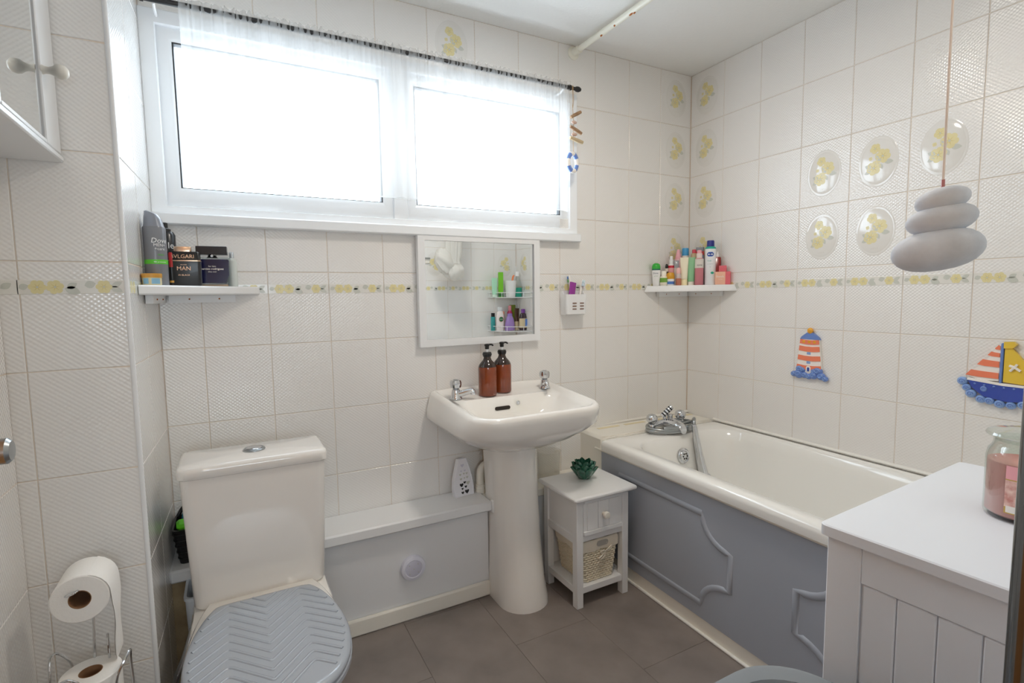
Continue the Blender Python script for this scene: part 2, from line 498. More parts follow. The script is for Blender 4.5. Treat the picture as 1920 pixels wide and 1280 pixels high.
# ---- window wall, with the opening for the window
WX0, WX1, WZ0, WZ1 = -2.315, -.735, 1.47, 2.085
mb = MB(); G = .0022
mb.box(-2.45, .02, G, .12, -.05, WZ0); mb.box(-2.45, .02, G, .12, WZ1, CEIL+.05)
mb.box(-2.45, WX0, G, .12, WZ0, WZ1); mb.box(WX1, .02, G, .12, WZ0, WZ1)
wall_back = struct(mb.build('wall_back', 'grout', smooth=False))
xs = sorted([-.007-.2*k for k in range(0, 12)])
xs = [-2.323]+xs; xs[-1] = -.001
def skip_back(x0, x1, z0, z1):
    if z1 < .1 or (z1 < .39 and x1 < -1.3): return None
    if x0 > WX0-.02 and x1 < WX1+.02 and z0 >= WZ0 and z1 <= WZ1: return None
    if z0 >= WZ0 and z1 <= WZ1 and x0 < WX1 < x1: return (WX1-.005, x1, z0, z1)
    if z0 >= WZ0 and z1 <= WZ1 and x0 < WX0+.02: return None
    if x1 < WX1 and z0 < WZ0 < z1: return (x0, x1, z0, WZ0)
    if x1 < WX1 and z0 < WZ1 < z1: return (x0, x1, WZ1-.01, z1)
    return (x0, x1, z0, z1)
n = len(xs)-2
tile_wall(wall_back, xs, ROWS, {(n, 0), (n, 1), (n, 2), (n, 3), (n-6, 0)}, skip_back)

# ---- bath wall
mb = MB(); mb.box(-.02, 1.96, G, .12, -.05, CEIL+.05)
wall_right = struct(mb.build('wall_right', 'grout', rot=-PI/2+RA, smooth=False))
xs = [.001]+[.007+.2*k for k in range(1, 10)]+[1.838]
tile_wall(wall_right, xs, ROWS[:8], {(0, 0), (0, 1), (0, 2), (0, 3), (3, 2), (3, 3), (4, 2), (4, 3), (5, 2), (8, 2), (8, 3), (8, 1)})
# ---- wall at the foot of the bath, seen in the mirror
mb = MB(); mb.box(-.06, 1.50, G, .12, -.05, CEIL+.05)
wall_front = struct(mb.build('wall_front', 'grout', loc=(-.045, FRONT_Y, 0), rot=PI, smooth=False))
xs = [.001]+[.2*k for k in range(1, 8)]+[1.498]
tile_wall(wall_front, xs, ROWS, {(0, 1), (0, 2), (0, 3), (3, 2), (3, 3)}, lambda a, b, c, d: None if (d < .5 and b < .7) else (a, b, c, d))
mb = MB(); mb.box(1.50, 1.535, -.004, .125, 0, CEIL, .003)
o = struct(mb.build('trim_2', 'white_paint', loc=(-.045, FRONT_Y, 0), rot=PI))
# ---- boxed-in corner at the left: return, face, then the left wall
RET = math.atan2(.44, .015)
mb = MB(); mb.box(0, .46, G, .10, -.05, CEIL+.05)
wall_return = struct(mb.build('wall_return', 'grout', loc=(-2.338, -.44, 0), rot=RET, smooth=False))
tile_wall(wall_return, [.001, .2, .44], ROWS)
mb = MB(); mb.box(-.33, -.003, G, .10, -.05, CEIL+.05)
wall_boxing = struct(mb.build('wall_boxing', 'grout', loc=(-2.338, -.44, 0), smooth=False))
tile_wall(wall_boxing, [-.234, -.197, -.006], ROWS)
mb = MB(); mb.tube([(0, 0, 0), (0, 0, CEIL)], .006, 12)
struct(mb.build('trim_1', 'white_paint', loc=(-2.341, -.4365, 0)))
mb = MB(); mb.box(-2.8, .02, G, .12, -.05, CEIL+.05)
wall_left = struct(mb.build('wall_left', 'grout', loc=(-2.569, -.44, 0), rot=PI/2, smooth=False))
tile_wall(wall_left, [-1.2, -1.0, -.8, -.6, -.4, -.2, -.001], ROWS)

# ---- ceiling, floor, hall beyond the doorway
mb = MB(); mb.box(-2.75, .1, -3.3, .13, CEIL, CEIL+.1)
struct(mb.build('ceiling', 'ceiling_paint', smooth=False))
mb = MB(); mb.box(-2.75, .1, -3.3, .13, -.06, -.0012)
floor = struct(mb.build('floor', 'floor_joint', smooth=False))
FT = {}
fx = [-2.56+.0, -2.535, -2.23, -1.925, -1.62, -1.315, -1.012, -.70, -.4]
for i in range(len(fx)-1):
    ys = [0, -.17-.305*(i % 2), -.78-.305*(i % 2), -1.39-.305*(i % 2), -2.0-.305*(i % 2), -3.2]
    for k in range(len(ys)-1):
        w, d = fx[i+1]-fx[i], ys[k]-ys[k+1]; key = (round(w, 3), round(d, 3))
        if key not in FT:
            mb = MB(); mb.box(-w/2+.0005, w/2-.0005, -d/2+.0005, d/2-.0005, -.004, 0, .0006); FT[key] = mb.mesh('floor_tile', 'floor_vinyl')
        child_obj('floor_tile', FT[key], floor, ((fx[i]+fx[i+1])/2, (ys[k]+ys[k+1])/2, 0))
mb = MB(); mb.box(-2.75, -2.53, -3.3, -3.2, -.05, CEIL+.05); mb.box(-1.73, .1, -3.3, -3.2, -.05, CEIL+.05)
mb.box(-2.53, -1.73, -3.3, -3.2, -.05, .95); mb.box(-2.53, -1.73, -3.3, -3.2, 1.46, CEIL+.05)  # opening left for the added fill window
struct(mb.build('wall_hall', 'hall_paint', smooth=False))
mb = MB(); mb.box(-1.545, -1.50, -3.25, FRONT_Y-.13, -.05, CEIL+.05)
struct(mb.build('wall_hall_side', 'hall_paint', smooth=False))

# ---- window
W = struct(MB().box(-2.325, -.715, -.012, .0, 1.452, 1.488, .004).build('window_1', 'upvc'))
def frame_rect(x0, x1, z0, z1, t, y0, y1, b, name, m, parent, tb=None):
    """four mitred bars round a rectangle, as one part"""
    tb = tb or t
    mb = MB()
    o = [(x0, z0), (x1, z0), (x1, z1), (x0, z1)]; i_ = [(x0+t, z0+tb), (x1-t, z0+tb), (x1-t, z1-t), (x0+t, z1-t)]
    def ring(pts, y): return [(x, y, z) for x, z in pts]
    mid = [((a[0]*(1-b)+c[0]*b), (a[1]*(1-b)+c[1]*b)) for a, c in zip(o, i_)]
    mid2 = [((a[0]*b+c[0]*(1-b)), (a[1]*b+c[1]*(1-b))) for a, c in zip(o, i_)]
    loops = [ring(o, y1), ring(o, y0+.004), ring(mid, y0), ring(mid2, y0), ring(i_, y0+.006), ring(i_, y1)]
    mb.loft(loops, 0, False, False)
    return mb.build(name, m, parent, ang=30)
frame_rect(-2.325, -.715, 1.478, 2.095, .045, -.010, .10, .08, 'frame', 'upvc', W, .03)
MB().box(-1.560, -1.502, -.004, .09, 1.50, 2.06, .004).build('mullion', 'upvc', W)
for x0, x1 in ((-2.283, -1.555), (-1.507, -.757)):
    s = frame_rect(x0, x1, 1.508, 2.053, .042, .002, .06, .25, 'sash', 'upvc', W, .058)
    g = (x0+.040, x1-.040, 1.562, 2.013)
    frame_rect(g[0], g[1], g[2], g[3], .0075, .008, .03, .2, 'gasket', 'gasket', s)
    MB().box(g[0]+.002, g[1]-.002, .030, .036, g[2]+.002, g[3]-.002).build('pane', 'pane_glass', s, smooth=False)
W2 = frame_rect(-2.53, -1.73, .95, 1.46, .05, -3.27, -3.21, .1, 'added_fill_window', 'upvc', None); struct(W2)  # unseen window, added to bring cool fill light in from the hall
MB().box(-2.482, -1.778, -3.245, -3.239, .998, 1.412).build('pane', 'pane_glass', W2, smooth=False)
mb = MB(); mb.box(-2.325, -.712, -.036, .0, 1.446, 1.482, .004)
mb.build('sill_board', 'upvc', W)

# ---- boxing along the window wall under the basin, with its shelf
S = thing('boxing_shelf', 'long white shelf over boxed-in pipes running behind the toilet', 'shelf', (-1.8, 0, 0))
mb = MB(); mb.box(-.53, .548, -.178, -.002, .360, .400, .006); mb.build('shelf_board', 'white_paint', S)
mb = MB(); mb.box(.552, 1.095, -.150, -.002, .362, .396, .004); mb.build('shelf_board', 'cream_paint', S)
mb = MB(); mb.box(-.14, .545, -.140, -.120, .0, .360, .001); mb.build('front_panel', 'panel_white', S)
mb = MB(); mb.box(-.14, .545, -.158, -.1405, .0, .062, .006); mb.build('skirting', 'cream_paint', S)
mb = MB(); mb.box(.552, 1.09, -.125, -.115, .0, .362, .001); mb.build('front_panel', 'panel_white', S)
mb = MB(); mb.box(-.475, -.43, -.150, -.120, .0, .360, .002); mb.build('batten', 'wood_raw', S)
mb = MB(); mb.box(-.53, -.475, -.140, -.120, .0, .360, .002); mb.build('back_board', 'wood_raw', S)
mb = MB(); mb.box(.545, .566, -.185, -.16, .352, .402, .003); mb.build('end_strip', 'white_paint', S)
P = thing('push_light', 'small round battery push light stuck on the white boxing panel', 'light', (-1.573, -.1405, .197))
xf = Matrix.Rotation(PI/2, 4, 'X')
MB().lathe([(.047, 0), (.048, .006), (.045, .014), (.034, .018), (.032, .016), (.031, .0155)], 32, xf=xf).build('rim', 'puck', P)
MB().lathe([(.031, .012), (.031, .0165), (.028, .0175), (.001, .0178)], 32, xf=xf).build('lens', 'puck_disc', P)
for a in range(5):
    r = 0 if a == 4 else .023
    MB().lathe([(.002, .0165), (.002, .0188), (.001, .0192)], 8, c=(r*math.cos(a*PI/2+.8), r*math.sin(a*PI/2+.8), 0), xf=xf).build('lamp_dot', 'leaf_grey', P)

# ---- bath: head ledge, tub, panel, plinth (all square to the bath wall)
L = thing('bath_ledge', 'cream tiled ledge between the head of the bath and the window wall', 'ledge', (0, 0, 0), RA)
MB().box(-.695, -.002, -.185, -.003, .0, .574, .012).build('ledge_block', 'cream_paint', L)
for i in range(4):
    x0 = -.62+.16*i
    MB().box(x0, x0+.125, -.060, -.040, .5742, .5750).build('border_print', 'stain_yellow', L, smooth=False)
MB().tube([RW(-.69, -.006, .58)]+[RW(-.69+.0689*k, -.006, .58+.001*random.random()) for k in range(1, 11)], .008, 8, xf=RMAT.inverted()).build('seal_bead', 'silicone', L)
cr = [(-.690, -.176), (-.655, -.188), (-.60, -.182), (-.575, -.194), (-.53, -.188), (-.49, -.190), (-.46, -.184)]
mb = MB()
for i in range(len(cr)-1):
    (a, b), (c, d) = cr[i], cr[i+1]
    mb.add([(a, b-.0018, .5750), (c, d-.0012, .5750), (c, d+.0012, .5750), (a, b+.0018, .5750)], [(0, 1, 2, 3)])
mb.build('crack', 'stain', L, smooth=False)

B = thing('bathtub', 'cream bathtub with a grey scalloped side panel along the tiled wall', 'bathtub', (0, 0, 0), RA)
bx0, bx1, by0, by1 = -.712, -.004, FRONT_Y+.012, -.186
zt = .570
def bl(i, z, rf, rb, ly=0, hy=0, lx=0, hx=0): return at_z(rr(bx0+i+lx, bx1-i-hx, by0+i+ly, by1-i-hy, rf, rb), z)
mb = MB()
loops = [bl(.014, .520, .02, .02), bl(.002, .524, .02, .02), bl(0, .545, .02, .02), bl(.003, .560, .02, .02), bl(.012, zt-.002, .022, .022), bl(.028, zt, .03, .03),
         at_z(rr(bx0+.060, bx1-.055, by0+.075, by1-.105, .17, .14), zt-.001), at_z(rr(bx0+.068, bx1-.063, by0+.085, by1-.115, .17, .14), zt-.008),
         at_z(rr(bx0+.078, bx1-.073, by0+.105, by1-.128, .17, .14), zt-.05), at_z(rr(bx0+.100, bx1-.095, by0+.20, by1-.150, .18, .15), .35),
         at_z(rr(bx0+.125, bx1-.120, by0+.30, by1-.185, .17, .15), .22), at_z(rr(bx0+.175, bx1-.17, by0+.38, by1-.24, .14, .12), .185), at_z(rr(bx0+.26, bx1-.255, by0+.55, by1-.40, .07, .06), .180)]
mb.loft(loops, 0, False, True)
mb.build('tub', 'acrylic_bath', B, ang=50)
xf = Matrix.Translation((-.345, by1-.1365, .475)) @ Matrix.Rotation(PI/2-.10, 4, 'X')
ov = MB().lathe([(.034, -.002), (.034, .004), (.029, .008), (.024, .006), (.022, .009), (.018, .012), (.001, .013)], 28, xf=xf).build('overflow', 'chrome', B)
for a in range(6):
    MB().lathe([(.0038, .012), (.0038, .0136), (.001, .0137)], 8, c=(.012*math.cos(a*PI/3), .012*math.sin(a*PI/3), 0), xf=xf).build('overflow_hole', 'dark_hole', ov)
MB().tube([(bx1-.002, by0, zt+.004), (bx1-.002, by1, zt+.006)], .007, 8).build('seal_bead', 'silicone', B)

mb = MB(); mb.box(-.692, -.680, FRONT_Y+.03, -.122, .056, .522, .002); PN = mb.build('side_panel', 'panel_grey', B); PN['label'] = 'grey painted side panel with scalloped mouldings'
def scallop(y0, y1, z0, z1, ry, rz):
    pts = []
    def arc(cy, cz, a0, a1, sy, sz):
        for i in range(9):
            a = a0+(a1-a0)*i/8; pts.append((cy+sy*ry*math.cos(a), cz+sz*rz*math.sin(a)))
    e = 0.0
    # corners cut away by concave arcs, going round
    arc(y0-e, z1+e, 0, PI/2, 1, -1)      # head top
    arc(y0-e, z0-e, PI/2, 0, 1, 1)       # head bottom
    arc(y1+e, z0-e, 0, PI/2, -1, 1)      # foot bottom
    arc(y1+e, z1+e, PI/2, 0, -1, -1)     # foot top
    return pts
# polygon in (y, z): y0 is the foot side (more negative), y1 the head side
for y0, y1 in ((-.880, -.18), (-1.812, -1.112)):
    pts = scallop(y0, y1, .112, .442, .122, .100)
    path = [(-.692, a, b) for a, b in pts]
    MB().tube(path, .0125, 10, closed=True, xf=Matrix.Translation((-.690, 0, 0)) @ Matrix.Diagonal((.55, 1, 1, 1)) @ Matrix.Translation((.692, 0, 0))).build('moulding', 'panel_grey', PN, ang=60)
    for (yy, zz) in ((y0+.12, .415), (y0+.11, .145), (y1-.12, .415), (y1-.12, .145)):
        MB().ball((-.692, yy, zz), .0045, seg=10, rings=6).build('screw_cap', 'panel_grey', PN)
MB().box(-.700, -.684, FRONT_Y+.03, -.13, .512, .5205, .003).build('top_bead', 'cream_paint', PN)
MB().box(-.690, -.672, FRONT_Y+.03, -.124, .0, .060, .003).build('plinth', 'cream_paint', B)
mb = MB(); mb.box(-.702, -.690, FRONT_Y+.03, -.13, .0, .010, .003); mb.build('plinth_bead', 'silicone', B)

# ================================================================== LARGE THINGS
# ---- basin and pedestal
BX = -1.168
T = thing('wash_basin', 'white ceramic wash basin fixed to the wall under the mirror', 'basin', (BX, 0, 0))
zr = lambda x, y: .800+.037*(1+y/.46)
def bas(hw, y0, y1, rf, rb, z): return at_z(rr(-hw, hw, y0, y1, rf, rb), z)
mb = MB()
mb.loft([bas(.10, -.28, -.05, .08, .03, .628), bas(.165, -.345, -.02, .13, .03, .640), bas(.225, -.405, -.004, .15, .01, .672), bas(.270, -.440, -.002, .14, .01, .708),
         bas(.290, -.453, -.002, .13, .012, .730), bas(.287, -.461, -.002, .12, .014, .765), bas(.274, -.466, -.002, .10, .016, lambda x, y: zr(x, y)-.016),
         bas(.268, -.462, -.003, .095, .018, lambda x, y: zr(x, y)-.004), bas(.258, -.453, -.008, .09, .02, zr), bas(.249, -.444, -.016, .085, .025, lambda x, y: zr(x, y)-.003),
         bas(.242, -.437, -.024, .08, .03, lambda x, y: zr(x, y)-.010), bas(.226, -.430, -.160, .075, .045, lambda x, y: zr(x, y)-.013), bas(.215, -.418, -.168, .08, .05, lambda x, y: .782+.01*(1+y/.46)),
         bas(.190, -.395, -.178, .10, .06, .745), bas(.140, -.36, -.195, .09, .07, .705), bas(.03, -.29, -.24, .02, .02, .695)], 0, True, True)
mb.build('bowl', 'porcelain', T, ang=60)
mb = MB(); mb.loft([[(x, -.1745-(.0035 if k else 0), z+.772) for x, z in [(-.033+.0075*math.cos(a) if False else (.026 if math.cos(a) > 0 else -.026)+.0075*math.cos(a), .0075*math.sin(a)) for a in [2*PI*j/20 for j in range(20)]]] for k in (0, 1)], 0, True, True)
mb.build('overflow_slot', 'dark_hole', T)
T.children[-1].location = (-.03, 0.001, -.004)
MB().lathe([(.008, 0), (.008, .004), (.005, .005), (.003, .003)], 16, xf=Matrix.Translation((.042, -.170, .781)) @ Matrix.Rotation(PI/2, 4, 'X')).build('chain_stay', 'chrome', T)
MB().lathe([(.024, .694), (.024, .699), (.016, .6995), (.015, .698)], 20, c=(0, -.265, 0)).build('waste', 'chrome', T)

T = thing('pedestal', 'white ceramic pedestal standing under the wash basin', 'pedestal', (BX+.010, 0, 0))
mb = MB()
def ped(hw, y0, y1, z):
    return at_z(rr(-hw, hw, y0, y1, min(hw*.98, .12), .01), z)
mb.loft([ped(.102, -.345, -.13, 0), ped(.101, -.342, -.13, .03), ped(.096, -.322, -.12, .10), ped(.092, -.300, -.11, .25), ped(.091, -.285, -.10, .42), ped(.093, -.278, -.09, .58), ped(.095, -.280, -.08, .642)], 0, True, True)
mb.build('column', 'porcelain', T, ang=60)

# pillar taps
def pillar_tap(label, x, y, z, rot):
    T = thing('pillar_tap', label, 'tap', (x, y, z), rot, 'pillar taps on the wash basin')
    MB().lathe([(.024, 0), (.024, .004), (.019, .012), (.016, .03), (.0155, .036), (.001, .037)], 20).build('body', 'chrome', T)
    p = catmull([(0, 0, .016), (0, -.02, .020), (0, -.045, .027), (0, -.062, .030), (0, -.067, .024), (0, -.067, .016)], 4)
    MB().tube(p, [.014-.004*min(1, i/12) for i in range(len(p))], 12).build('spout', 'chrome', T)
    mb = MB(); seg = 16
    prof = [(.010, .036), (.012, .040), (.019, .044), (.021, .054), (.021, .064), (.018, .072), (.012, .074), (.001, .0745)]
    loops = []
    for r, zz in prof:
        loops.append([(r*(1+.06*math.cos(4*2*PI*j/seg))*math.cos(2*PI*j/seg), r*(1+.06*math.cos(4*2*PI*j/seg))*math.sin(2*PI*j/seg), zz) for j in range(seg)])
    mb.loft(loops); mb.build('handwheel', 'chrome', T, ang=25)
    MB().lathe([(.009, .0740), (.009, .0752), (.001, .0755)], 16).build('cap_disc', 'chrome_satin', T)
pillar_tap('chrome pillar tap at the end of the basin nearest the toilet', -1.375, -.125, zr(0, -.125)-.011, math.radians(62))
pillar_tap('chrome pillar tap at the end of the basin nearest the bath', -.965, -.115, zr(0, -.115)-.011, math.radians(-24))

# soap bottles
def soap(label, x, y, z, rot):
    T = thing('soap_dispenser', label, 'bottle', (x, y, z), rot, 'amber soap dispensers on the basin')
    MB().lathe([(.030, 0), (.0355, .003), (.037, .010), (.037, .108), (.036, .116)], 32).build('body', 'amber', T)
    MB().lathe([(.036, .116), (.033, .124), (.027, .132), (.018, .142), (.0145, .150), (.0138, .160)], 32).build('shoulder', 'amber_dark', T)
    mb = MB(); seg = 24
    mb.lathe([(.0165, .157), (.017, .158), (.017, .172), (.0155, .174), (.010, .175)], seg); mb.lathe([(.0185, .163), (.0185, .168), (.018, .1685)], seg)
    c = mb.build('collar', 'black_plastic', T)
    MB().lathe([(.005, .174), (.005, .190)], 12).build('plunger', 'clear_white', T)
    mb = MB(); mb.lathe([(.0075, .186), (.0085, .190), (.008, .196), (.0105, .200), (.0105, .205), (.006, .207)], 16)
    mb.tube(catmull([(0, 0, .203), (.018, 0, .203), (.026, 0, .201), (.028, 0, .197)], 3), .0035, 8)
    mb.build('pump_head', 'black_plastic', T)
soap('amber soap dispenser with black pump, nearer the toilet', -1.238, -.125, zr(0, -.125)-.0125, .15)
soap('amber soap dispenser with black pump, nearer the bath', -1.158, -.098, zr(0, -.098)-.0125, .15)

# ---- toilet
TX = -2.085
T = thing('toilet', 'white close-coupled toilet with a grey chevron seat lid', 'toilet', (TX, 0, 0))
CB, CF = -.195, -.372
mb = MB()
def cis(w, y0, y1, z, r=.025): return at_z(rr(-w, w, y0, y1, r, .015), z)
mb.loft([cis(.150, CF+.02, CB-.01, .350), cis(.166, CF+.006, CB, .356), cis(.172, CF, CB, .366), cis(.180, CF-.002, CB, .55), cis(.187, CF-.003, CB, .728)])
mb.build('cistern', 'porcelain_cistern', T, ang=50)
mb = MB(); mb.loft([cis(.188, CF-.006, CB+.002, .729), cis(.193, CF-.010, CB+.004, .733), cis(.193, CF-.010, CB+.004, .752), cis(.190, CF-.007, CB+.002, .760), cis(.181, CF+.002, CB-.006, .765), cis(.05, -.30, -.27, .767, .01)])
lid = mb.build('cistern_lid', 'porcelain_cistern', T, ang=50)
mb = MB().lathe([(.030, .765), (.030, .770), (.026, .773), (.022, .771)], 28, c=(.0, -.285, 0)); mb.build('button_ring', 'chrome_satin', lid)
MB().lathe([(.0215, .766), (.0215, .773), (.018, .7755), (.001, .776)], 24, c=(.0, -.285, 0), sx=1.0).build('flush_button', 'chrome', lid)
def egg(hw, yb, yf, hb, inset=0, n=44):
    """seat outline: straight back, widest past the middle, rounded front"""
    L = yb-yf; k = hw/.172
    half = [(0, 0), (.075, 0), (.105, .003), (.120, .014), (.143, .062), (.161, .128), (.171, .20), (.171, .275), (.155, .352), (.118, .414), (.062, .446), (0, .455)]
    half = [(x*k, yb-y*L/.455) for x, y in half]
    pts = half[::-1]+[(-x, y) for x, y in half[1:-1]]
    pts = [(p.x, p.y) for p in catmull([(x, y, 0) for x, y in pts], 4, closed=True)]
    ym = yb-L*.5
    return [(x*(1-inset/hw), (y-ym)*(1-inset/.22)+ym) for x, y in pts]
YB, YF = -.455, -.91
mb = MB()
def pan(k, z, w=1.0, yb=-.34): return at_z([(x*w, y) for x, y in egg(.176*k, yb, -.70-.19*k, .12)], z)
mb.loft([pan(.62, 0, .95, -.25), pan(.60, .03, .92, -.25), pan(.58, .10, .9, -.25), pan(.68, .20, .95, -.28), pan(.9, .30, 1, -.30), pan(1.0, .350, 1, -.31), pan(1.02, .366, 1, -.32), pan(.99, .372, 1, -.33)])
mb.build('pan', 'porcelain', T, ang=60)
mb = MB(); mb.loft([at_z(rr(-.178, .178, -.50, -.20, .06, .02), z) for z in (.30, .345)]+[at_z(rr(-.172, .172, -.495, -.205, .06, .02), .3555)]); mb.build('pan_deck', 'porcelain', T, ang=60)
mb = MB(); mb.loft([at_z(egg(.176, YB, YF, .12, .004), .372), at_z(egg(.178, YB, YF, .12), .376), at_z(egg(.178, YB, YF, .12), .386), at_z(egg(.176, YB, YF, .12, .004), .390)])
mb.build('seat', 'seat_grey', T, ang=50)
mb = MB(); E0 = (.176, YB, YF-.003, .12)
mb.loft([at_z(egg(*E0, .004), .391), at_z(egg(*E0), .395), at_z(egg(*E0), .401), at_z(egg(*E0, .004), .4065), at_z(egg(*E0, .012), .4095), at_z(egg(*E0, .02), .4100), at_z(egg(*E0, .15), .411)])
sl = mb.build('seat_lid', 'seat_grey', T, ang=50)
OUT = egg(*E0, .013)
def inside(x, y):
    c = False; n = len(OUT)
    for i in range(n):
        (x0, y0), (x1, y1) = OUT[i], OUT[(i+1) % n]
        if (y0 > y) != (y1 > y) and x < (x1-x0)*(y-y0)/(y1-y0)+x0: c = not c
    return c
for k in range(-2, 13):
    y0 = -.50-.033*k
    zig = []
    for i in range(97):
        x = -.17+.34*i/96; a = abs(x)
        yy = y0+.092*(a/.085) if a < .085 else y0+.092-.092*(a-.085)/.085*.9
        if abs(a-.085) < .008: yy -= .004*(1-abs(a-.085)/.008)
        zig.append((x, yy))
    run = []
    for p in zig+[(9, 9)]:
        if p[0] < 1 and inside(*p): run.append((p[0], p[1], .4090))
        else:
            if len(run) > 5: MB().tube(run, .0042, 6).build('chevron_rib', 'seat_grey', sl, ang=70)
            run = []
MB().tube(catmull([(-.235, -.33, .12), (-.225, -.36, .18), (-.20, -.36, .24), (-.18, -.34, .30)], 5), .008, 10).build('inlet_pipe', 'valve', T)
mb = MB(); mb.lathe([(.012, 0), (.014, .004), (.014, .03), (.012, .034)], 14, c=(-.235, -.33, .105)); mb.build('inlet_valve', 'valve', T)

# grey plastic tub tucked between toilet and wall
T = thing('waste_tub', 'pale grey plastic tub squeezed between the toilet and the boxed corner', 'tub', (-2.246, -.235, 0))
mb = MB(); mb.loft([at_z(rr(-.03, .03, -.055, .055, .02, .02), 0), at_z(rr(-.038, .038, -.065, .065, .02, .02), .355), at_z(rr(-.041, .041, -.068, .068, .02, .02), .357), at_z(rr(-.041, .041, -.068, .068, .02, .02), .366), at_z(rr(-.034, .034, -.06, .06, .018, .018), .366), at_z(rr(-.028, .028, -.05, .05, .018, .018), .01)], 0, True, True)
mb.build('tub_shell', pm(196, 204, 212), T)

# black basket with packs on the shelf behind the toilet
T = thing('storage_basket', 'black plastic basket on the shelf behind the toilet', 'basket', (-2.262, -.082, .400))
mb = MB(); mb.loft([at_z(rr(-.042, .052, -.055, .06, .015, .015), .0), at_z(rr(-.056, .066, -.068, .072, .018, .018), .105), at_z(rr(-.058, .068, -.070, .074, .018, .018), .112), at_z(rr(-.052, .062, -.064, .068, .016, .016), .112), at_z(rr(-.038, .048, -.05, .055, .012, .012), .006)], 0, True, True)
mb.build('basket_shell', 'black_plastic', T)
for k in range(5): MB().tube([(x, y, z) for x, y, z in at_z(rr(-.045-.0027*k, .055+.0027*k, -.058-.0024*k, .062+.0025*k, .016, .016), .018+.02*k)], .0022, 6, closed=True).build('rib', 'black_plastic', T)
MB().tube(catmull([(-.05, .07, .108), (-.03, .074, .14), (.0, .075, .155), (.03, .074, .14), (.05, .07, .108)], 5), .006, 8).build('handle', 'black_plastic', T)
t = tag(MB().box(-.05, .05, -.02, .02, -.011, .011, .008).build('wipes_pack', pm(104, 214, 40, .3), None, (-2.258, -.118, .520), .1), 'bright green pack of wipes lying in the black basket', 'pack')
t.rotation_euler = (.35, 0, .1)
for k in range(3):
    t = tag(MB().box(-.03, .03, -.005, .005, -.04, .04, .004).build('wipes_sachet', pm(44+20*k, 140+12*k, 176+6*k, .3), None, (-2.264+.004*k, -.075+.018*k, .536), .25), ['deep teal sachet standing foremost in the black basket', 'teal sachet in the middle of three in the black basket', 'pale teal sachet standing rearmost in the black basket'][k], 'sachet')
    t.rotation_euler = (.12, .15, .2)

# ---- bedside cabinet with basket
T = thing('bedside_cabinet', 'narrow white cabinet with one drawer between pedestal and bath', 'cabinet', (-.8865, -.292, 0))
mb = MB(); mb.box(-.152, .150, -.150, .122, .434, .452, .006); mb.build('top', 'white_paint', T)
HX, HF, HB, LG = .126, -.122, .115, .030
for sx in (-1, 1):
    for y in (HF, HB-LG):
        x = -HX if sx < 0 else HX-LG
        MB().box(x, x+LG, y, y+LG, 0, .434, .0015).build('leg', 'white_paint', T)
for sx in (-1, 1):
    x = -HX+.008 if sx < 0 else HX-.016
    MB().box(x, x+.008, HF+LG, HB-LG, .285, .434).build('side_panel', 'white_paint', T, smooth=False)
    x = -HX+.002 if sx < 0 else HX-.020
    MB().box(x, x+.018, HF+LG, HB-LG, .255, .285, .001).build('side_rail', 'white_paint', T)
    MB().box(x, x+.018, HF+LG, HB-LG, .055, .082, .001).build('side_rail', 'white_paint', T)
MB().box(-HX+LG, HX-LG, HF+.004, HF+.022, .055, .080, .001).build('front_rail', 'white_paint', T)
MB().box(-HX+LG, HX-LG, HF+.004, HF+.022, .262, .284, .001).build('front_rail', 'white_paint', T)
MB().box(-HX+.01, HX-.01, HF+.02, HB-.005, .070, .078).build('bottom_shelf', 'white_paint', T, smooth=False)
MB().box(-HX+.01, HX-.01, HB-.012, HB-.006, .08, .43).build('back_panel', 'white_paint', T, smooth=False)
d = MB().box(-HX+LG+.0015, HX-LG-.0015, HF+.001, HF+.016, .2855, .4310, .001).build('drawer', 'white_paint', T)
mb = MB(); fw = HX-LG-.0015
for x0, x1 in ((-.078, -.0275), (-.0255, .0255), (.0275, .078)): mb = MB().box(x0, x1, HF-.0022, HF+.002, .305, .413, .001); mb.build('drawer_board', 'white_paint', d)
for z0, z1 in ((.2875, .3035), (.4145, .4295)): MB().box(-fw+.002, fw-.002, HF-.004, HF+.002, z0, z1, .001).build('drawer_rail', 'white_paint', d)
MB().lathe([(.008, 0), (.006, .006), (.007, .010), (.0135, .014), (.0145, .020), (.012, .026), (.001, .028)], 20, xf=Matrix.Translation((0, HF-.002, .359)) @ Matrix.Rotation(PI/2, 4, 'X')).build('knob', 'cream_paint', d)

T = thing('wicker_basket', 'cream wicker basket with a cloth liner inside the narrow cabinet', 'basket', (-.888, -.300, .0795))
def bk(z, e=0.0): k = z/.17; return (-.070-.022*k-e, .070+.020*k+e, -.085-.010*k-e, .080+.008*k+e)
mb = MB(); mb.loft([at_z(rr(*bk(0, -.004), .012, .012, 4, 8), .002), at_z(rr(*bk(.165, -.004), .012, .012, 4, 8), .165), at_z(rr(*bk(.165, -.006), .012, .012, 4, 8), .165), at_z(rr(*bk(.01, -.006), .012, .012, 4, 8), .006)]); mb.build('inner_wall', 'wicker_dark', T)
mb = MB(); NR = 15
for r in range(NR):
    z = .004+.0095*r; x0, x1, y0, y1 = bk(z)
    L_ = rr(x0, x1, y0, y1, .012, .012, 2, 24); n = len(L_); pts = []
    cx, cy = (x0+x1)/2, (y0+y1)/2
    for j, (x, y) in enumerate(L_):
        o_ = .0030*math.cos(PI*j/1.5+PI*r); nx, ny = x-cx, y-cy; q = math.hypot(nx, ny)
        pts.append((x+nx/q*o_, y+ny/q*o_, z+.0007*math.sin(j*1.7+r)))
    mb.tube(pts, .0040, 5, closed=True)
w = mb.build('weave', 'wicker', T, ang=80); w['kind'] = 'stuff'
mb = MB()
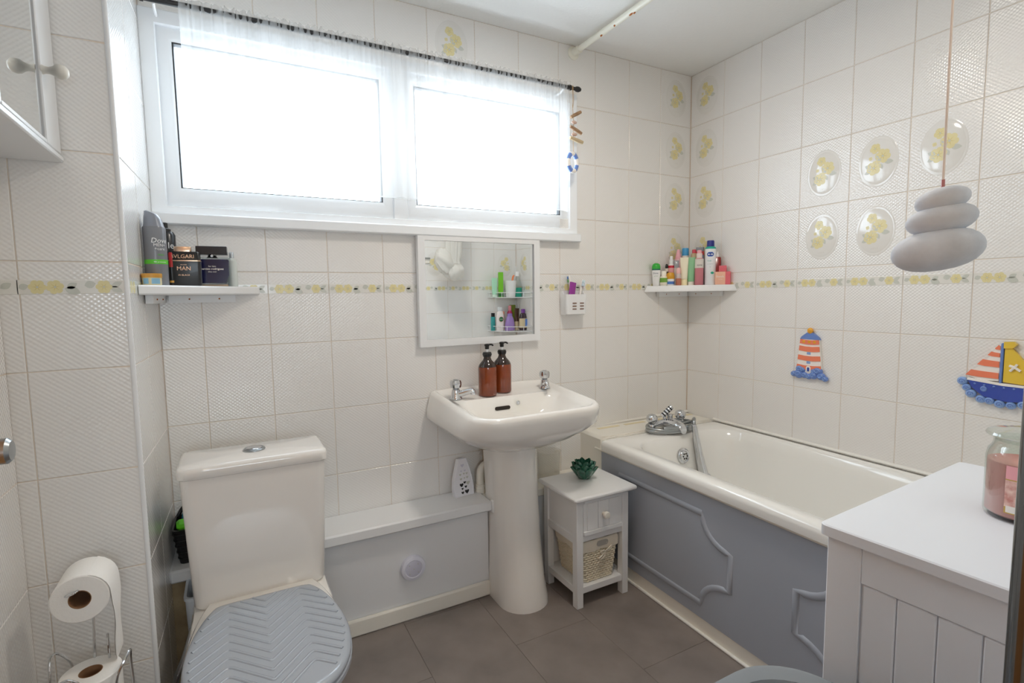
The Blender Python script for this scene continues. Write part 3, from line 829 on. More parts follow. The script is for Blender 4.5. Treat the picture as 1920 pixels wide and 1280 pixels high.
for j, (x, y) in enumerate(rr(*bk(0), .012, .012, 2, 11)):
    x2, y2 = rr(*bk(.15), .012, .012, 2, 11)[j]; mb.tube([(x, y, .002), (x2, y2, .15)], .0028, 5)
w = mb.build('stakes', 'wicker', T, ang=80); w['kind'] = 'stuff'
mb = MB()
def cuff(e, z, wob): return [(x+.0015*math.sin(j*.9), y+.0015*math.cos(j*1.3), z+wob*math.sin(j*.8)) for j, (x, y) in enumerate(rr(*bk(.16, e), .014, .014, 3, 12))]
mb.loft([cuff(.004, .128, .002), cuff(.0055, .150, .0005), cuff(.004, .170, .001), cuff(-.002, .172, .001), cuff(-.006, .150, .0)], 0, False, False)
mb.build('liner', 'cloth_cream', T, ang=70)
def slot(hw, hh): return [((hw-hh)*(1 if math.cos(a) > 0 else -1)+hh*math.cos(a), hh*math.sin(a)) for a in [2*PI*j/20 for j in range(20)]]
MB().prism([(x+.008, z+.153) for x, z in slot(.028, .011)], -.1012, -.098).build('handle_slot', pm(176, 172, 164), T)
mb = MB()
mb.tube(catmull([(.02, -.104, .118), (.035, -.108, .130), (.05, -.104, .134), (.044, -.106, .124), (.02, -.104, .118)], 4), .0028, 6)
mb.tube(catmull([(.02, -.104, .118), (.005, -.108, .124), (-.004, -.104, .118), (.006, -.106, .112), (.02, -.104, .118)], 4), .0028, 6)
mb.tube(catmull([(.02, -.104, .118), (.004, -.106, .106), (-.012, -.104, .094)], 4), .0030, 6); mb.tube(catmull([(.02, -.104, .118), (.012, -.107, .10), (-.004, -.104, .088)], 4), .0026, 6)
mb.build('bow', 'cloth_cream', T, ang=70)

# succulent-shaped candle holder
T = thing('succulent_holder', 'dark green glazed succulent-shaped candle holder on the narrow cabinet', 'candle holder', (-.872, -.268, .452))
MB().lathe([(.020, 0), (.027, .004), (.036, .020), (.038, .030), (.03, .032), (.025, .02)], 24).build('cup', 'succulent', T)
def petal(n, r0, z0, r1, z1, w, off, h):
    for k in range(n):
        a0 = 2*PI*k/n+off
        mb = MB(); loops = []
        for i in range(8):
            t = i/7; rad = r0+(r1-r0)*t**.8; z = z0+(z1-z0)*t
            ww = w*(.60+.40*math.sin(PI*min(1, t*.62+.12)))*math.sqrt(max(.015, 1-(max(0, t-.55)/.45)**2))
            row = []
            for j in range(7):
                s = (j/6-.5)*2; ang = a0+s*ww/max(rad, .012)
                rad2 = rad-.006*s*s*h
                row.append((rad2*math.cos(ang), rad2*math.sin(ang), z+.002*s*s))
            inner = [(x*.93, y*.93, zz+.0012) for x, y, zz in row[::-1]]
            loops.append(row+inner)
        mb.loft(loops); mb.build('petal', 'succulent', T, ang=60)
petal(7, .022, .002, .060, .052, .026, .15, 1); petal(7, .028, .014, .053, .066, .024, .6, 1); petal(6, .024, .024, .040, .076, .020, .2, 1)

# jug behind the cabinet, iron-shaped freshener, waste trap
T = thing('measuring_jug', 'translucent plastic jug on the ledge behind the narrow cabinet', 'jug', (-.922, -.075, .397), .35)
MB().lathe([(.044, 0), (.047, .004), (.052, .125), (.056, .130), (.053, .130), (.049, .122), (.044, .006)], 32).build('body', 'jug_plastic', T)
MB().tube(catmull([(.050, 0, .112), (.072, 0, .112), (.082, 0, .09), (.080, 0, .05), (.070, 0, .022), (.047, 0, .02)], 5), .0055, 8).build('handle', 'jug_plastic', T)
T = thing('air_freshener', 'white iron-shaped air freshener with cut-out hearts leaning on the tiles', 'air freshener', (-1.325, -.055, .400), .12)
xf = Matrix.Rotation(-.10, 4, 'X')
iron = [(-.042, .0), (.042, .0), (.043, .03), (.038, .07), (.030, .105), (.018, .148), (-.016, .148), (-.030, .105), (-.040, .07), (-.045, .03)]
MB().prism(iron, -.012, .012, xf=xf).build('shell', 'pale_lilac', T)
MB().tube([(x, -.0125, z) for x, z in iron], .0024, 6, closed=True, xf=xf).build('rim', 'pale_lilac', T)
def heart(cx, cz, s): return [(cx+s*(.5*math.sin(a)**3), cz+s*(.42*math.cos(a)-.16*math.cos(2*a)-.06*math.cos(3*a)))[0:2] for a in [2*PI*j/16 for j in range(16)]][::-1]
for i, (x, z, s, m) in enumerate(((-.002, .122, .016, 'puck_disc'), (-.009, .100, .008, 'puck_disc'), (.008, .100, .009, 'puck_disc'), (-.014, .086, .010, 'leaf_grey'), (.003, .088, .009, 'leaf_grey'), (.016, .087, .010, 'leaf_grey'), (-.012, .068, .011, 'leaf_grey'), (.004, .070, .008, 'leaf_grey'), (.017, .071, .011, 'leaf_grey'), (-.011, .044, .018, 'black_plastic'), (.004, .052, .012, 'black_plastic'), (.019, .048, .018, 'leaf_grey'), (-.008, .028, .010, 'black_plastic'), (.008, .034, .012, 'black_plastic'), (-.008, .012, .013, 'black_plastic'), (.012, .014, .020, 'black_plastic'))):
    MB().flat(heart(x, z, s), -.0128, xf=xf).build('heart', m, T, smooth=False)
T = thing('waste_trap', 'white plastic waste pipe bend beside the pedestal', 'pipe', (-1.235, -.055, .396))
MB().tube(catmull([(-.012, 0, .006), (-.012, 0, .075), (-.006, 0, .098), (.012, 0, .113), (.035, 0, .115), (.06, 0, .10), (.07, 0, .07)], 5), .0165, 14).build('bend', 'cream_paint', T)
MB().lathe([(.021, 0), (.022, .003), (.022, .022), (.020, .024), (.020, .036), (.017, .037)], 18, c=(-.012, 0, 0)).build('collar', 'cream_paint', T)
T = thing('supply_pipe', 'old painted supply pipe between the waste bend and the pedestal', 'pipe', (-1.212, -.03, .396))
MB().tube([(0, 0, 0), (0, 0, .27)], .0085, 10).build('pipe_run', 'wood_raw', T)

# ---- storage cabinet with candle
CROT = math.radians(3.0)
T = thing('storage_cabinet', 'tall white storage cabinet with grooved sides at the foot of the bath', 'cabinet', (-1.310, -1.501, 0), CROT)
# local: x along the top edge towards the bath wall, -y towards the door wall
CW, CD, CH = .553, .312, .840
mb = MB(); mb.loft([at_z(rr(-.0, CW, -CD, 0, .012, .012, 5, 2), CH-.018), at_z(rr(-.0, CW, -CD, 0, .012, .012, 5, 2), CH-.002), at_z(rr(.002, CW-.002, -CD+.002, -.002, .011, .011, 5, 2), CH)]); mb.build('top', 'cool_white', T)
mb = MB(); mb.box(.016, CW-.012, -CD+.012, -.012, .03, CH-.018, .001); mb.build('carcass', 'cool_white', T)
# grooved side facing the room (towards -x)
def sidepart(name, y0, y1, z0, z1, pr, b=.0015): return MB().box(.016-pr, .018, y0, y1, z0, z1, b).build(name, 'cool_white', T)
sidepart('stile', -.060, -.010, .0, CH-.018, .0062)
sidepart('stile', -CD+.010, -CD+.058, .0, CH-.018, .0062)
sidepart('rail', -CD+.0582, -.0602, CH-.078, CH-.018, .0060)
sidepart('rail', -CD+.0582, -.0602, .06, .12, .0060)
ys = [-.062, -.108, -.157, -.206, -CD+.061]
for k in range(4): sidepart('board', ys[k+1]+.0008, ys[k]-.0008, .121, CH-.0792, .0042, .0018)
for x in (.03, CW-.05):
    for y in (-CD+.03, -.05): MB().box(x-.01, x+.02, y-.01, y+.02, 0, .03).build('foot', 'cool_white', T, smooth=False)

T = thing('jar_candle', 'pink candle in a glass jar with a lid on the white storage cabinet', 'candle', (-1.015, -1.653, CH), -.55)
T.scale = (.8905,)*3
MB().lathe([(.046, 0), (.052, .003), (.0535, .010), (.0535, .108), (.051, .122), (.045, .132), (.0435, .138), (.044, .146), (.042, .146), (.0415, .138), (.043, .131), (.049, .120), (.0515, .107), (.0515, .010), (.045, .005)], 40).build('jar', 'jar_glass', T)
w = MB().lathe([(.044, .0055), (.0508, .011), (.0508, .104), (.046, .104), (.040, .1025), (.001, .102)], 36).build('wax', 'wax_pink', T)
MB().tube(catmull([(0, 0, .102), (.001, 0, .108), (.005, .001, .112), (.008, .001, .110)], 3), .0012, 6).build('wick', 'black_plastic', w)
MB().lathe([(.041, .140), (.0412, .147), (.053, .149), (.0555, .152), (.0535, .156), (.046, .159), (.030, .1605), (.024, .164), (.001, .165)], 40).build('lid', 'jar_glass', T)
def wrap_patch(mb, R, a0, a1, z0, z1, m, n=10):
    vs = []; fs = []
    for i in range(n+1):
        a = a0+(a1-a0)*i/n
        vs += [(R*math.sin(a), -R*math.cos(a), z0), (R*math.sin(a), -R*math.cos(a), z1)]
    for i in range(n): fs.append((2*i, 2*i+2, 2*i+3, 2*i+1))
    mb.add(vs, fs, m)
mb = MB(); A = -.62
wrap_patch(mb, .0538, A-.55, A+.42, .080, .104, 0); wrap_patch(mb, .0538, A-.55, A+.42, .078, .080, 1); wrap_patch(mb, .0538, A-.55, A+.42, .030, .078, 2)
wrap_patch(mb, .0538, A-.55, A+.42, .018, .030, 1); wrap_patch(mb, .0541, A-.50, A+.20, .020, .032, 3); wrap_patch(mb, .0541, A+.34, A+.42, .022, .079, 1)
mb.build('label', ['label_pink', 'label_gold', 'label_photo', 'ceramic_white'], T)
mb = MB(); v, f = text_geo('co.', .012)
mb.add([(.0542*math.sin(A+.18+a/.054), -.0542*math.cos(A+.18+a/.054), .088+b) for a, b in v], f); mb.build('lettering', pm(176, 120, 120), T, smooth=False)

# ---- grey bin, chrome post, door and its knob
T = thing('laundry_bin', 'grey plastic bin with a wide rounded rim beside the storage cabinet', 'bin', (-1.511, -1.630, 0))
def bn(h, z, r=.1): return at_z(rr(-h, h, -h, h, r, r, 9, 3), z)
mb = MB(); mb.loft([bn(.115, 0, .08), bn(.140, .595), bn(.158, .600, .108), bn(.162, .610, .11), bn(.160, .620, .11), bn(.152, .6225, .106), bn(.136, .619, .1), bn(.130, .605, .098), bn(.108, .012, .078)], 0, True, True)
mb.build('bin_shell', 'bin_grey', T, ang=50)
T = thing('chrome_post', 'dark chrome upright post at the doorway in front of the storage cabinet', 'post', (-1.558, -1.823, 0))
MB().lathe([(.026, 0), (.026, .008), (.0125, .012), (.0125, 1.42), (.010, 1.428), (.001, 1.43)], 24).build('tube', 'chrome_dark', T)
D = struct(MB().box(-2.446, -2.410, -1.80, -1.13, .01, 1.98, .002).build('door_1', 'wood_pine'))
D['label'] = 'open pine door'
xf = Matrix.Translation((-2.41, -1.205, 1.044)) @ Matrix.Rotation(PI/2, 4, 'Y')
MB().lathe([(.024, 0), (.024, .006), (.0095, .008), (.0095, .022), (.013, .027), (.0145, .045), (.0145, .056), (.011, .0595), (.001, .060)], 24, xf=xf).build('door_knob', 'chrome_satin', D)

# ================================================================== WALL-HUNG THINGS
# ---- mirror
T = thing('wall_mirror', 'white framed mirror hanging above the wash basin', 'mirror', (-1.2055, 0, 1.235))
T.rotation_euler = (math.radians(.45), 0, 0)
mw, mh = .2735, .222
g = MB().box(-mw+.02, mw-.02, -.022, -.006, -mh+.02, mh-.02).build('mirror_glass', 'mirror_glass', T, smooth=False)
mb = MB(); o_ = [(-mw, -mh), (mw, -mh), (mw, mh), (-mw, mh)]; i_ = [(-mw+.028, -mh+.028), (mw-.028, -mh+.028), (mw-.028, mh-.028), (-mw+.028, mh-.028)]
for k in range(4):                              # four mitred bars
    a, b, c, d = o_[k], o_[(k+1) % 4], i_[(k+1) % 4], i_[k]
    mb = MB(); mb.prism([a, b, c, d], -.030, -.004); mb.build('frame_bar', 'white_paint', T)
# ---- toothbrush holder and brushes
HX0, HZ = -.755, 1.120
T = thing('toothbrush_holder', 'white plastic toothbrush holder fixed to the tiles beside the mirror', 'holder', (HX0, 0, HZ))
mb = MB()
def hold(k, z, y0=-.058): return at_z(rr(-.052-.010*k, .052+.010*k, y0, -.002, .012, .003, 4, 3), z)
mb.loft([hold(-.2, 0, -.050), hold(.1, .004), hold(.5, .09, -.060), [(x, y, .092+(.016 if y > -.03 else 0)) for x, y, z in hold(.5, .09, -.060)], [(x*.95, y*.93-.002, .092+(.016 if y > -.03 else 0)) for x, y, z in hold(.5, .09, -.060)], [(x*.92, y*.92-.002, .006) for x, y, z in hold(.1, 0)]], 0, True, True)
mb.build('cup', 'white_paint', T, ang=40)
for cx in (-.014, .026):
    for k in range(3): MB().prism([(x+cx, z+.026+.013*k) for x, z in slot(.0108, .0026)], -.0600-.0006*k, -.0575).build('slot_opening', pm(128, 98, 84, .7), T)
def brush(label, base, tip, hm, bm, neck):
    T = thing('toothbrush', label, 'toothbrush', base)
    b, t = Vector((0, 0, 0)), Vector(tip)-Vector(base)
    p = catmull([b, b+t*.35+Vector((neck, 0, 0)), b+t*.7+Vector((neck*.6, 0, 0)), t], 5)
    n = len(p)
    MB().tube(p[:n//3+1], .0060, 8).build('grip', hm, T); MB().tube(p[n//3:], [.0058-.0014*i/(n-n//3) for i in range(n-n//3)], 8).build('shaft', 'ceramic_white', T)
    d = (p[-1]-p[-4]).normalized(); c = p[-1]
    zx = d.to_track_quat('Z', 'Y').to_matrix().to_4x4(); zx.translation = c
    h = MB().box(-.0075, .0075, -.004, .004, -.024, .008, .003, xf=zx).build('head', 'ceramic_white', T)
    for k in range(2): MB().box(-.0165, -.007, -.006, .006, -.022+.014*k, -.009+.014*k, .001, xf=zx).build('bristles', bm[k], h)
brush('white and purple toothbrush with green and blue bristles', (HX0+.010, -.030, HZ+.010), (HX0-.018, -.026, HZ+.168), pm(96, 48, 140), (pm(88, 176, 88), pm(40, 112, 188)), -.006)
brush('pale grey and white toothbrush leaning towards the bath', (HX0+.018, -.028, HZ+.010), (HX0+.052, -.024, HZ+.150), pm(196, 204, 214), (pm(206, 226, 238), pm(214, 232, 240)), .002)
brush('maroon-handled toothbrush half hidden behind the pale one', (HX0+.020, -.016, HZ+.010), (HX0+.062, -.014, HZ+.140), pm(122, 40, 66), (pm(236, 226, 230), pm(236, 226, 230)), .002)
brush('mint and yellow toothbrush behind the purple tube', (HX0-.008, -.014, HZ+.010), (HX0+.001, -.012, HZ+.135), pm(226, 214, 140), (pm(150, 216, 196), pm(150, 216, 196)), .001)
def squeeze_tube(name, label, cat, loc, rot, w, h, dpt, cm, capm, cap_h=.018, cap_down=True, extra=None, group=None):
    """flat cosmetic tube: crimped at one end, screw cap at the other"""
    T = thing(name, label, cat, loc, rot, group)
    def sec(t):
        z = cap_h+(h-cap_h)*t; k = t**1.1
        return [(w/2*(.80+.20*k)*math.cos(2*PI*j/20), (dpt/2*(1-k)+.0012*k)*math.sin(2*PI*j/20), z) for j in range(20)]
    loops = [sec(t) for t in (0, .04, .2, .4, .6, .8, .93, 1.0)]
    if not cap_down: loops = [[(x, y, h-z) for x, y, z in L][::-1] for L in loops][::-1]
    mb = MB(); mb.loft(loops); mb.build('tube_body', cm, T, ang=50)
    z0, z1 = (0, cap_h) if cap_down else (h-cap_h, h)
    MB().lathe([(w*.36, z0), (w*.38, z0+.002), (w*.38, z1-.001), (w*.36, z1)], 20, sy=min(1, dpt/w*1.05)).build('cap', capm, T)
    if extra: extra(T)
    return T
def ptext(T):
    mb = MB(); add_text(mb, 'TOOTHPASTE', .010, 0, -.0145, .075, bold=True)
t = squeeze_tube('toothpaste_tube', 'purple toothpaste tube standing in the toothbrush holder', 'tube', (HX0-.022, -.034, HZ+.008), .2, .042, .140, .026, pm(150, 48, 150, .25), pm(110, 36, 112))
t.rotation_euler = (0, .16, .2)

# ---- curtain rod, sheer curtain, hanging driftwood
RODY, RODZ = -.068, 2.092
T = thing('curtain_rod', 'black metal curtain rod above the window', 'curtain rod', (-1.5, RODY, RODZ))
MB().tube([(-.80, 0, 0), (.70, 0, 0)], .0085, 12).build('rod', 'black_metal', T)
for s, x in ((1, .70), (-1, -.80)):
    MB().lathe([(.0115, 0), (.0115, .008), (.008, .012), (.007, .030), (.011, .038), (.0115, .050), (.007, .060), (.001, .063)], 14, xf=Matrix.Translation((x, 0, 0)) @ Matrix.Rotation(s*PI/2, 4, 'Y')).build('finial', 'black_metal', T)
for x in (-.775, .672):
    mb = MB(); mb.tube([(x, .066, -.02), (x, .02, -.018), (x, 0, -.0095)], .004, 8); mb.box(x-.008, x+.008, .060, .067, -.04, .0, .001); mb.build('bracket', 'white_paint', T)
C_ = MB(); NU, NV = 620, 26; x0, x1, zb, zt_ = -2.212, -.800, 1.573, 2.112
rnd = random.Random(3); ph = [rnd.uniform(0, 6.28) for _ in range(12)]
vs = []
for i in range(NU+1):
    u = i/NU
    for j in range(NV+1):
        v = j/NV
        z = zt_+(zb-zt_)*v
        tight = math.exp(-v*9)
        s = u*1.43
        fold = .0065*math.sin(s*330+ph[0]+1.5*math.sin(s*41))*tight + .003*math.sin(s*520+ph[1])*tight
        big = (.011*math.sin(s*62+ph[2]+1.3*math.sin(s*17))+.006*math.sin(s*113+ph[3]))*(1-math.exp(-v*5))*(.8+.4*math.sin(s*9))
        xx = x0+(x1-x0)*u+.004*math.sin(s*200+ph[4])*tight+.004*math.sin(s*62)*v
        around = -.0100 if abs(z-RODZ) < .016 else -.004
        vs.append((xx, RODY+around+fold*.8+big, z+.0035*math.sin(s*260+ph[5])*math.exp(-v*30)))
fs = [(i*(NV+1)+j, (i+1)*(NV+1)+j, (i+1)*(NV+1)+j+1, i*(NV+1)+j+1) for i in range(NU) for j in range(NV)]
C_.add(vs, fs)
T = thing('sheer_curtain', 'short white sheer curtain gathered on the rod across the window', 'curtain', (0, 0, 0))
C_.build('cloth', 'sheer', T, ang=80)
mb = MB(); hem = [vs[i*(NV+1)+NV] for i in range(0, NU+1, 4)]; mb.tube(hem, .0022, 5); mb.build('hem', 'sheer', T, ang=80)
T = thing('driftwood_hanger', 'driftwood and pebble string with a blue life ring hanging from the rod end', 'wall decoration', (-.789, RODY, RODZ))
MB().tube(catmull([(0, -.009, .006), (.001, -.011, -.05), (0, -.011, -.085), (.004, -.012, -.15), (.001, -.012, -.20), (.002, -.012, -.25), (.004, -.012, -.285)], 4), .0013, 6).build('string', 'rope', T)
MB().tube(catmull([(.004, -.009, .008), (.005, -.012, -.05), (.001, -.011, -.085)], 4), .0011, 6).build('string', 'rope', T)
def stick(a, b, r, m):
    a, b = Vector(a), Vector(b); MB().tube([a, a*.7+b*.3+Vector((0, 0, .001)), a*.3+b*.7, b], [r*.8, r, r*1.05, r*.9], 7).build('driftwood', m, T, ang=50)
stick((-.012, -.014, -.128), (.040, -.014, -.098), .0075, 'driftwood'); stick((-.014, -.014, -.165), (.044, -.014, -.188), .0075, 'driftwood'); stick((-.016, -.014, -.212), (.050, -.014, -.225), .0085, 'driftwood_pale')
MB().ball((.006, -.014, -.146), .014, .007, .007, 12, 8, xf=Matrix.Rotation(0, 4, 'X')).build('pebble', 'pebble_pink', T); MB().ball((.006, -.014, -.196), .015, .008, .0075, 12, 8).build('pebble', 'pebble_pink', T)
def ring_part(a0, a1, m, n):
    mb = MB(); pts = [(-.004+.026*math.cos(a0+(a1-a0)*i/10), -.014+.010*math.cos(a0+(a1-a0)*i/10)*.5, -.314+.036*math.sin(a0+(a1-a0)*i/10)) for i in range(11)]
    mb.tube(pts, .0095, 10); mb.build(n, m, T, ang=60)
for k in range(4):
    ring_part(k*PI/2+.35-.45, k*PI/2+.35+.45, 'ceramic_blue' if False else 'ceramic_white', 'life_ring_segment') if k % 2 == 0 and False else None
for k in range(8): ring_part(k*PI/4-PI/8+.1, k*PI/4+PI/8+.1, 'ceramic_blue' if k % 2 else 'ceramic_white', 'life_ring_segment')

# ---- shower rail and knotted shower curtain
T = thing('shower_rail', 'painted shower rail with rust spots running from the wall over the bath edge', 'rail', (-.73, 0, 2.272))
MB().tube([(0, -.004, 0), (0, -1.83, 0)], .0125, 14).build('tube', 'rail_paint', T)
MB().lathe([(.028, 0), (.028, .004), (.020, .008), (.0165, .012), (.0165, .050), (.0135, .052)], 20, xf=Matrix.Rotation(PI/2, 4, 'X')).build('flange', 'rail_paint', T)
MB().lathe([(.028, 0), (.028, .004), (.020, .008), (.0165, .012), (.0165, .050), (.0135, .052)], 20, xf=Matrix.Translation((0, -1.836, 0)) @ Matrix.Rotation(-PI/2, 4, 'X')).build('flange', 'rail_paint', T)
for y, r, a in ((-.205, .006, .5), (-.29, .004, .2), (-.385, .009, .4), (-.40, .005, 1.0), (-.52, .005, .6)):
    a = -PI/2+(-.6+a*.5); MB().ball((.0122*math.cos(a)*.97, y, .0122*math.sin(a)*.97), .003, r*1.3, .005, 8, 6).build('rust_spot', 'rust', T)
T = thing('shower_curtain', 'white shower curtain tied up in a knot at the foot of the bath', 'curtain', (-.71, -1.62, 0))
mb = MB(); loops = []; NJ = 72
prof = [(2.27, .018, .15), (2.2, .02, .15), (2.0, .03, .135), (1.8, .042, .105), (1.62, .05, .062), (1.50, .048, .045), (1.45, .036, .036), (1.42, .042, .044)]
for k, (z, ax, ay) in enumerate(prof):
    ox = .035 if z < 1.7 else .035*max(0, (2.27-z)/.57)
    loops.append([(ox+(ax*(1+.30*math.sin(9*a+ph[6])+.16*math.sin(17*a+k*.3)))*math.cos(a), (ay*(1+.10*math.sin(9*a+ph[7])))*math.sin(a), z) for a in [2*PI*j/NJ for j in range(NJ)]])
mb.loft(loops); mb.build('hanging_cloth', 'shower_cloth', T, ang=80)
mb = MB(); loops = []
for i in range(19):
    t = PI*i/18; s = max(math.sin(t), .05)
    loops.append([(.03+(.072*s)*(1+.22*math.sin(3*a+2.2*t)+.12*math.sin(7*a-3*t))*math.cos(a), (.066*s)*(1+.2*math.sin(2*a+3*t)+.1*math.sin(9*a))*math.sin(a), 1.365-.068*math.cos(t)) for a in [2*PI*j/40 for j in range(40)]])
mb.loft(loops); mb.build('knot', 'shower_cloth', T, ang=80)
mb = MB(); loops = []
for i in range(13):
    t = i/12; r = .03+.045*math.sin(PI*min(1, t*.9))
    loops.append([(.02-.13*t+.0*a+(r*.35)*(1+.3*math.sin(6*a+4*t))*math.cos(a)*.6, .01+r*(1+.22*math.sin(5*a))*math.sin(a)*.7, 1.40+.07*t+r*(1+.25*math.sin(7*a+t*5))*math.cos(a)) for a in [2*PI*j/40 for j in range(40)]])
mb.loft(loops); mb.build('knot_tail', 'shower_cloth', T, ang=80)
T = thing('wall_hook', 'small metal bar on a cream block fixed to the wall behind the knotted curtain', 'hook', (-.82, FRONT_Y, 1.46))
MB().box(-.03, .03, .001, .014, -.03, -.005, .003).build('block', 'cream_paint', T); MB().tube([(-.05, .02, .008), (.03, .02, .008)], .006, 10).build('bar', 'chrome_satin', T)

# ---- corner shelves
def corner_shelf(label, corner, a, b, z, brk, rot=0):
    """triangular shelf: corner point, end along one wall (a), end along the other (b)"""
    T = thing('corner_shelf', label, 'shelf', (corner[0], corner[1], z))
    c = Vector((0, 0)); a = Vector(a)-Vector(corner); b = Vector(b)-Vector(corner)
    def tri(k, zz):
        pts = [c+(a+b)*.004, c+b*k, c+b*k+(a-b)*.0, c+a*k]
        out = []
        P = [c+(a+b)*.006, b*k+(a)*.006, b*k*.985+a*.04, a*k*.985+b*.04, a*k+b*.006]
        return [(p.x, p.y, zz) for p in P]
    s = 1 if (b.x*a.y-b.y*a.x) > 0 else -1
    loops = [tri(1.0, 0), tri(1.0, .006), tri(.975, .018), tri(.955, .030)] if brk == 'slope' else [tri(.985, 0), tri(1.0, .004), tri(1.0, .022), tri(.985, .026)]
    if s < 0: loops = [L[::-1] for L in loops]
    MB().loft(loops).build('board', 'white_paint', T)
    for v, o_ in ((a, b), (b, a)):
        d = v.normalized(); n_ = (o_-d*o_.dot(d)).normalized(); e = v.length*.74; s0 = .028 if v is a else .004
        q = [d*s0+n_*.002, d*e+n_*.002, d*e+n_*.020, d*s0+n_*.020]
        mb = MB(); L0 = [(p.x, p.y, -.024) for p in q]; L1 = [(p.x, p.y, -.0005) for p in q]
        if (q[1]-q[0]).x*(q[3]-q[0]).y-(q[1]-q[0]).y*(q[3]-q[0]).x < 0: L0, L1 = L0[::-1], L1[::-1]
        bt = mb.loft([L0, L1]).build('bracket', 'white_paint', T)
        for t in (.3, .75): 
            p = d*(s0+(e-s0)*t)+n_*.0205; MB().ball((p.x, p.y, -.012), .0025, seg=8, rings=5).build('screw', 'rust', bt)
    return T
SZR = 1.248
corner_shelf('white corner shelf above the bath taps', (-.001, -.001), (-.305, -.001), (-.0075, -.306), SZR-.030, 'slope')
SZL = 1.252
corner_shelf('white corner shelf below the window beside the boxed corner', (-2.3215, -.001), (-2.033, -.001), (-2.333, -.330), SZL-.026, 'flat')

# ---- lighthouse and boat plaques on the bath wall (local: x along the wall from the corner, z up)
def wall_thing(name, label, cat, t, z): 
    p = RW(0, -t, z); return thing(name, label, cat, p, -PI/2+RA)
T = wall_thing('lighthouse_plaque', 'ceramic lighthouse plaque with orange and white stripes', 'plaque', .680, .85)
def trap(z0, z1, w0, w1): return [(-w0, z0), (w0, z0), (w1, z1), (-w1, z1)]
wz = lambda z: .052-.013*(z-.045)/.12
MB().prism(trap(.02, .162, wz(.02), wz(.162)), -.012, -.001, 0).build('tower', 'ceramic_white', T)
for z0, z1 in ((.038, .056), (.076, .096), (.114, .135), (.144, .162)):
    MB().prism([(-wz(z0), z0), (-wz(z0)*.3, z0-.003), (wz(z0)*.4, z0-.003), (wz(z0), z0), (wz(z1), z1), (wz(z1)*.3, z1-.003), (-wz(z1)*.4, z1-.003), (-wz(z1), z1)], -.0145, -.011).build('stripe', 'orange', T)
for x in (-.024, 0, .022): MB().box(x-.006, x+.006, -.0155, -.012, .147, .157, .001).build('lamp_window', 'ceramic_amber', T)
for z in (.066, .104): MB().box(-.010, .006, -.0135, -.011, z-.005, z+.005, .001).build('small_window', 'ceramic_lightblue', T)
MB().prism([(-.042, .162), (.042, .162), (.036, .172), (.012, .190), (-.012, .190), (-.036, .172)], -.013, -.001).build('roof', 'ceramic_blue', T)
MB().ball((0, -.010, .198), .0125, .009, .0125).build('finial', 'ceramic_amber', T)
MB().prism([(-.010, .028), (.010, .028), (.010, .046), (.005, .052), (-.005, .052), (-.010, .046)], -.0155, -.011).build('door_surround', 'ceramic_white', T); MB().prism([(-.005, .030), (.005, .030), (.005, .044), (0, .047), (-.005, .044)], -.0165, -.013).build('door', 'ceramic_navy', T)
for i, (x, z, r) in enumerate(((-.066, .012, .014), (-.044, .014, .022), (-.040, .036, .018), (-.018, .012, .016), (.0, .008, .014), (.02, .014, .018), (.038, .034, .020), (.052, .014, .018), (.068, .006, .013), (-.026, .034, .014), (.022, .032, .014))):
    w = MB().ball((x, -.009, z), r, .011, r*.85, 14, 8).build('wave_curl', 'ceramic_blue', T)
    MB().tube([(x+r*.62*(1-k/14)*math.cos(k*.62), -.0195+.0004*k*.2, z+r*.55*(1-k/14)*math.sin(k*.62)) for k in range(12)], .0016, 5).build('wave_line', 'ceramic_lightblue', w)
T = wall_thing('sailboat_plaque', 'ceramic sailing boat plaque with a striped sail and a yellow sail', 'plaque', 1.312, .855)
sail = [(-.112, .075), (-.016, .066), (-.016, .186), (-.020, .186)]
MB().prism([(-.104, .078), (-.062, .066), (-.020, .070), (-.020, .184), (-.026, .180), (-.055, .128)], -.011, -.001).build('jib', 'ceramic_white', T)
def sx_(z): return -.108+(z-.075)*.78
for z0, z1 in ((.080, .098), (.116, .134), (.148, .160), (.170, .182)):
    MB().prism([(sx_(z0), z0), (sx_(z0)*.6-.01, z0-.003), (-.021, z0-.004), (-.021, z1-.004), (sx_(z1)*.6-.01, z1-.002), (sx_(z1), z1)], -.0135, -.010).build('stripe', 'orange', T)
MB().box(-.019, -.012, -.015, -.001, .062, .188, .002).build('mast', 'ceramic_blue', T)
MB().prism([(-.010, .068), (.088, .062), (.084, .072), (.040, .132), (-.002, .184), (-.010, .180)], -.012, -.001).build('mainsail', 'ceramic_yellow', T)
MB().prism([(-.012, .172), (.010, .174), (.018, .186), (.010, .194), (-.012, .192)], -.016, -.002).build('pennant', 'ceramic_yellow', T)
MB().tube(catmull([(.004, -.014, .120), (.016, -.015, .116), (.030, -.014, .106)], 3), .004, 6).build('gull', 'ceramic_white', T); MB().tube(catmull([(.022, -.014, .126), (.016, -.0155, .116), (.006, -.014, .104)], 3), .0035, 6).build('gull', 'ceramic_white', T)
MB().prism([(-.098, .064), (-.085, .040), (-.055, .016), (.0, .008), (.06, .014), (.10, .036), (.118, .062), (.06, .056), (-.01, .056)], -.013, -.001).build('hull', 'ceramic_navy', T)
MB().prism([(-.100, .064), (-.01, .056), (.06, .056), (.118, .063), (.115, .070), (.06, .063), (-.01, .064), (-.096, .072)], -.0145, -.001).build('gunwale', 'ceramic_white', T)
for i in range(8): MB().ball((-.078+.024*i, -.0135, .054-.004*math.sin(i*.45)), .0035, .002, .003, 8, 6).build('rivet', 'ceramic_blue', T)
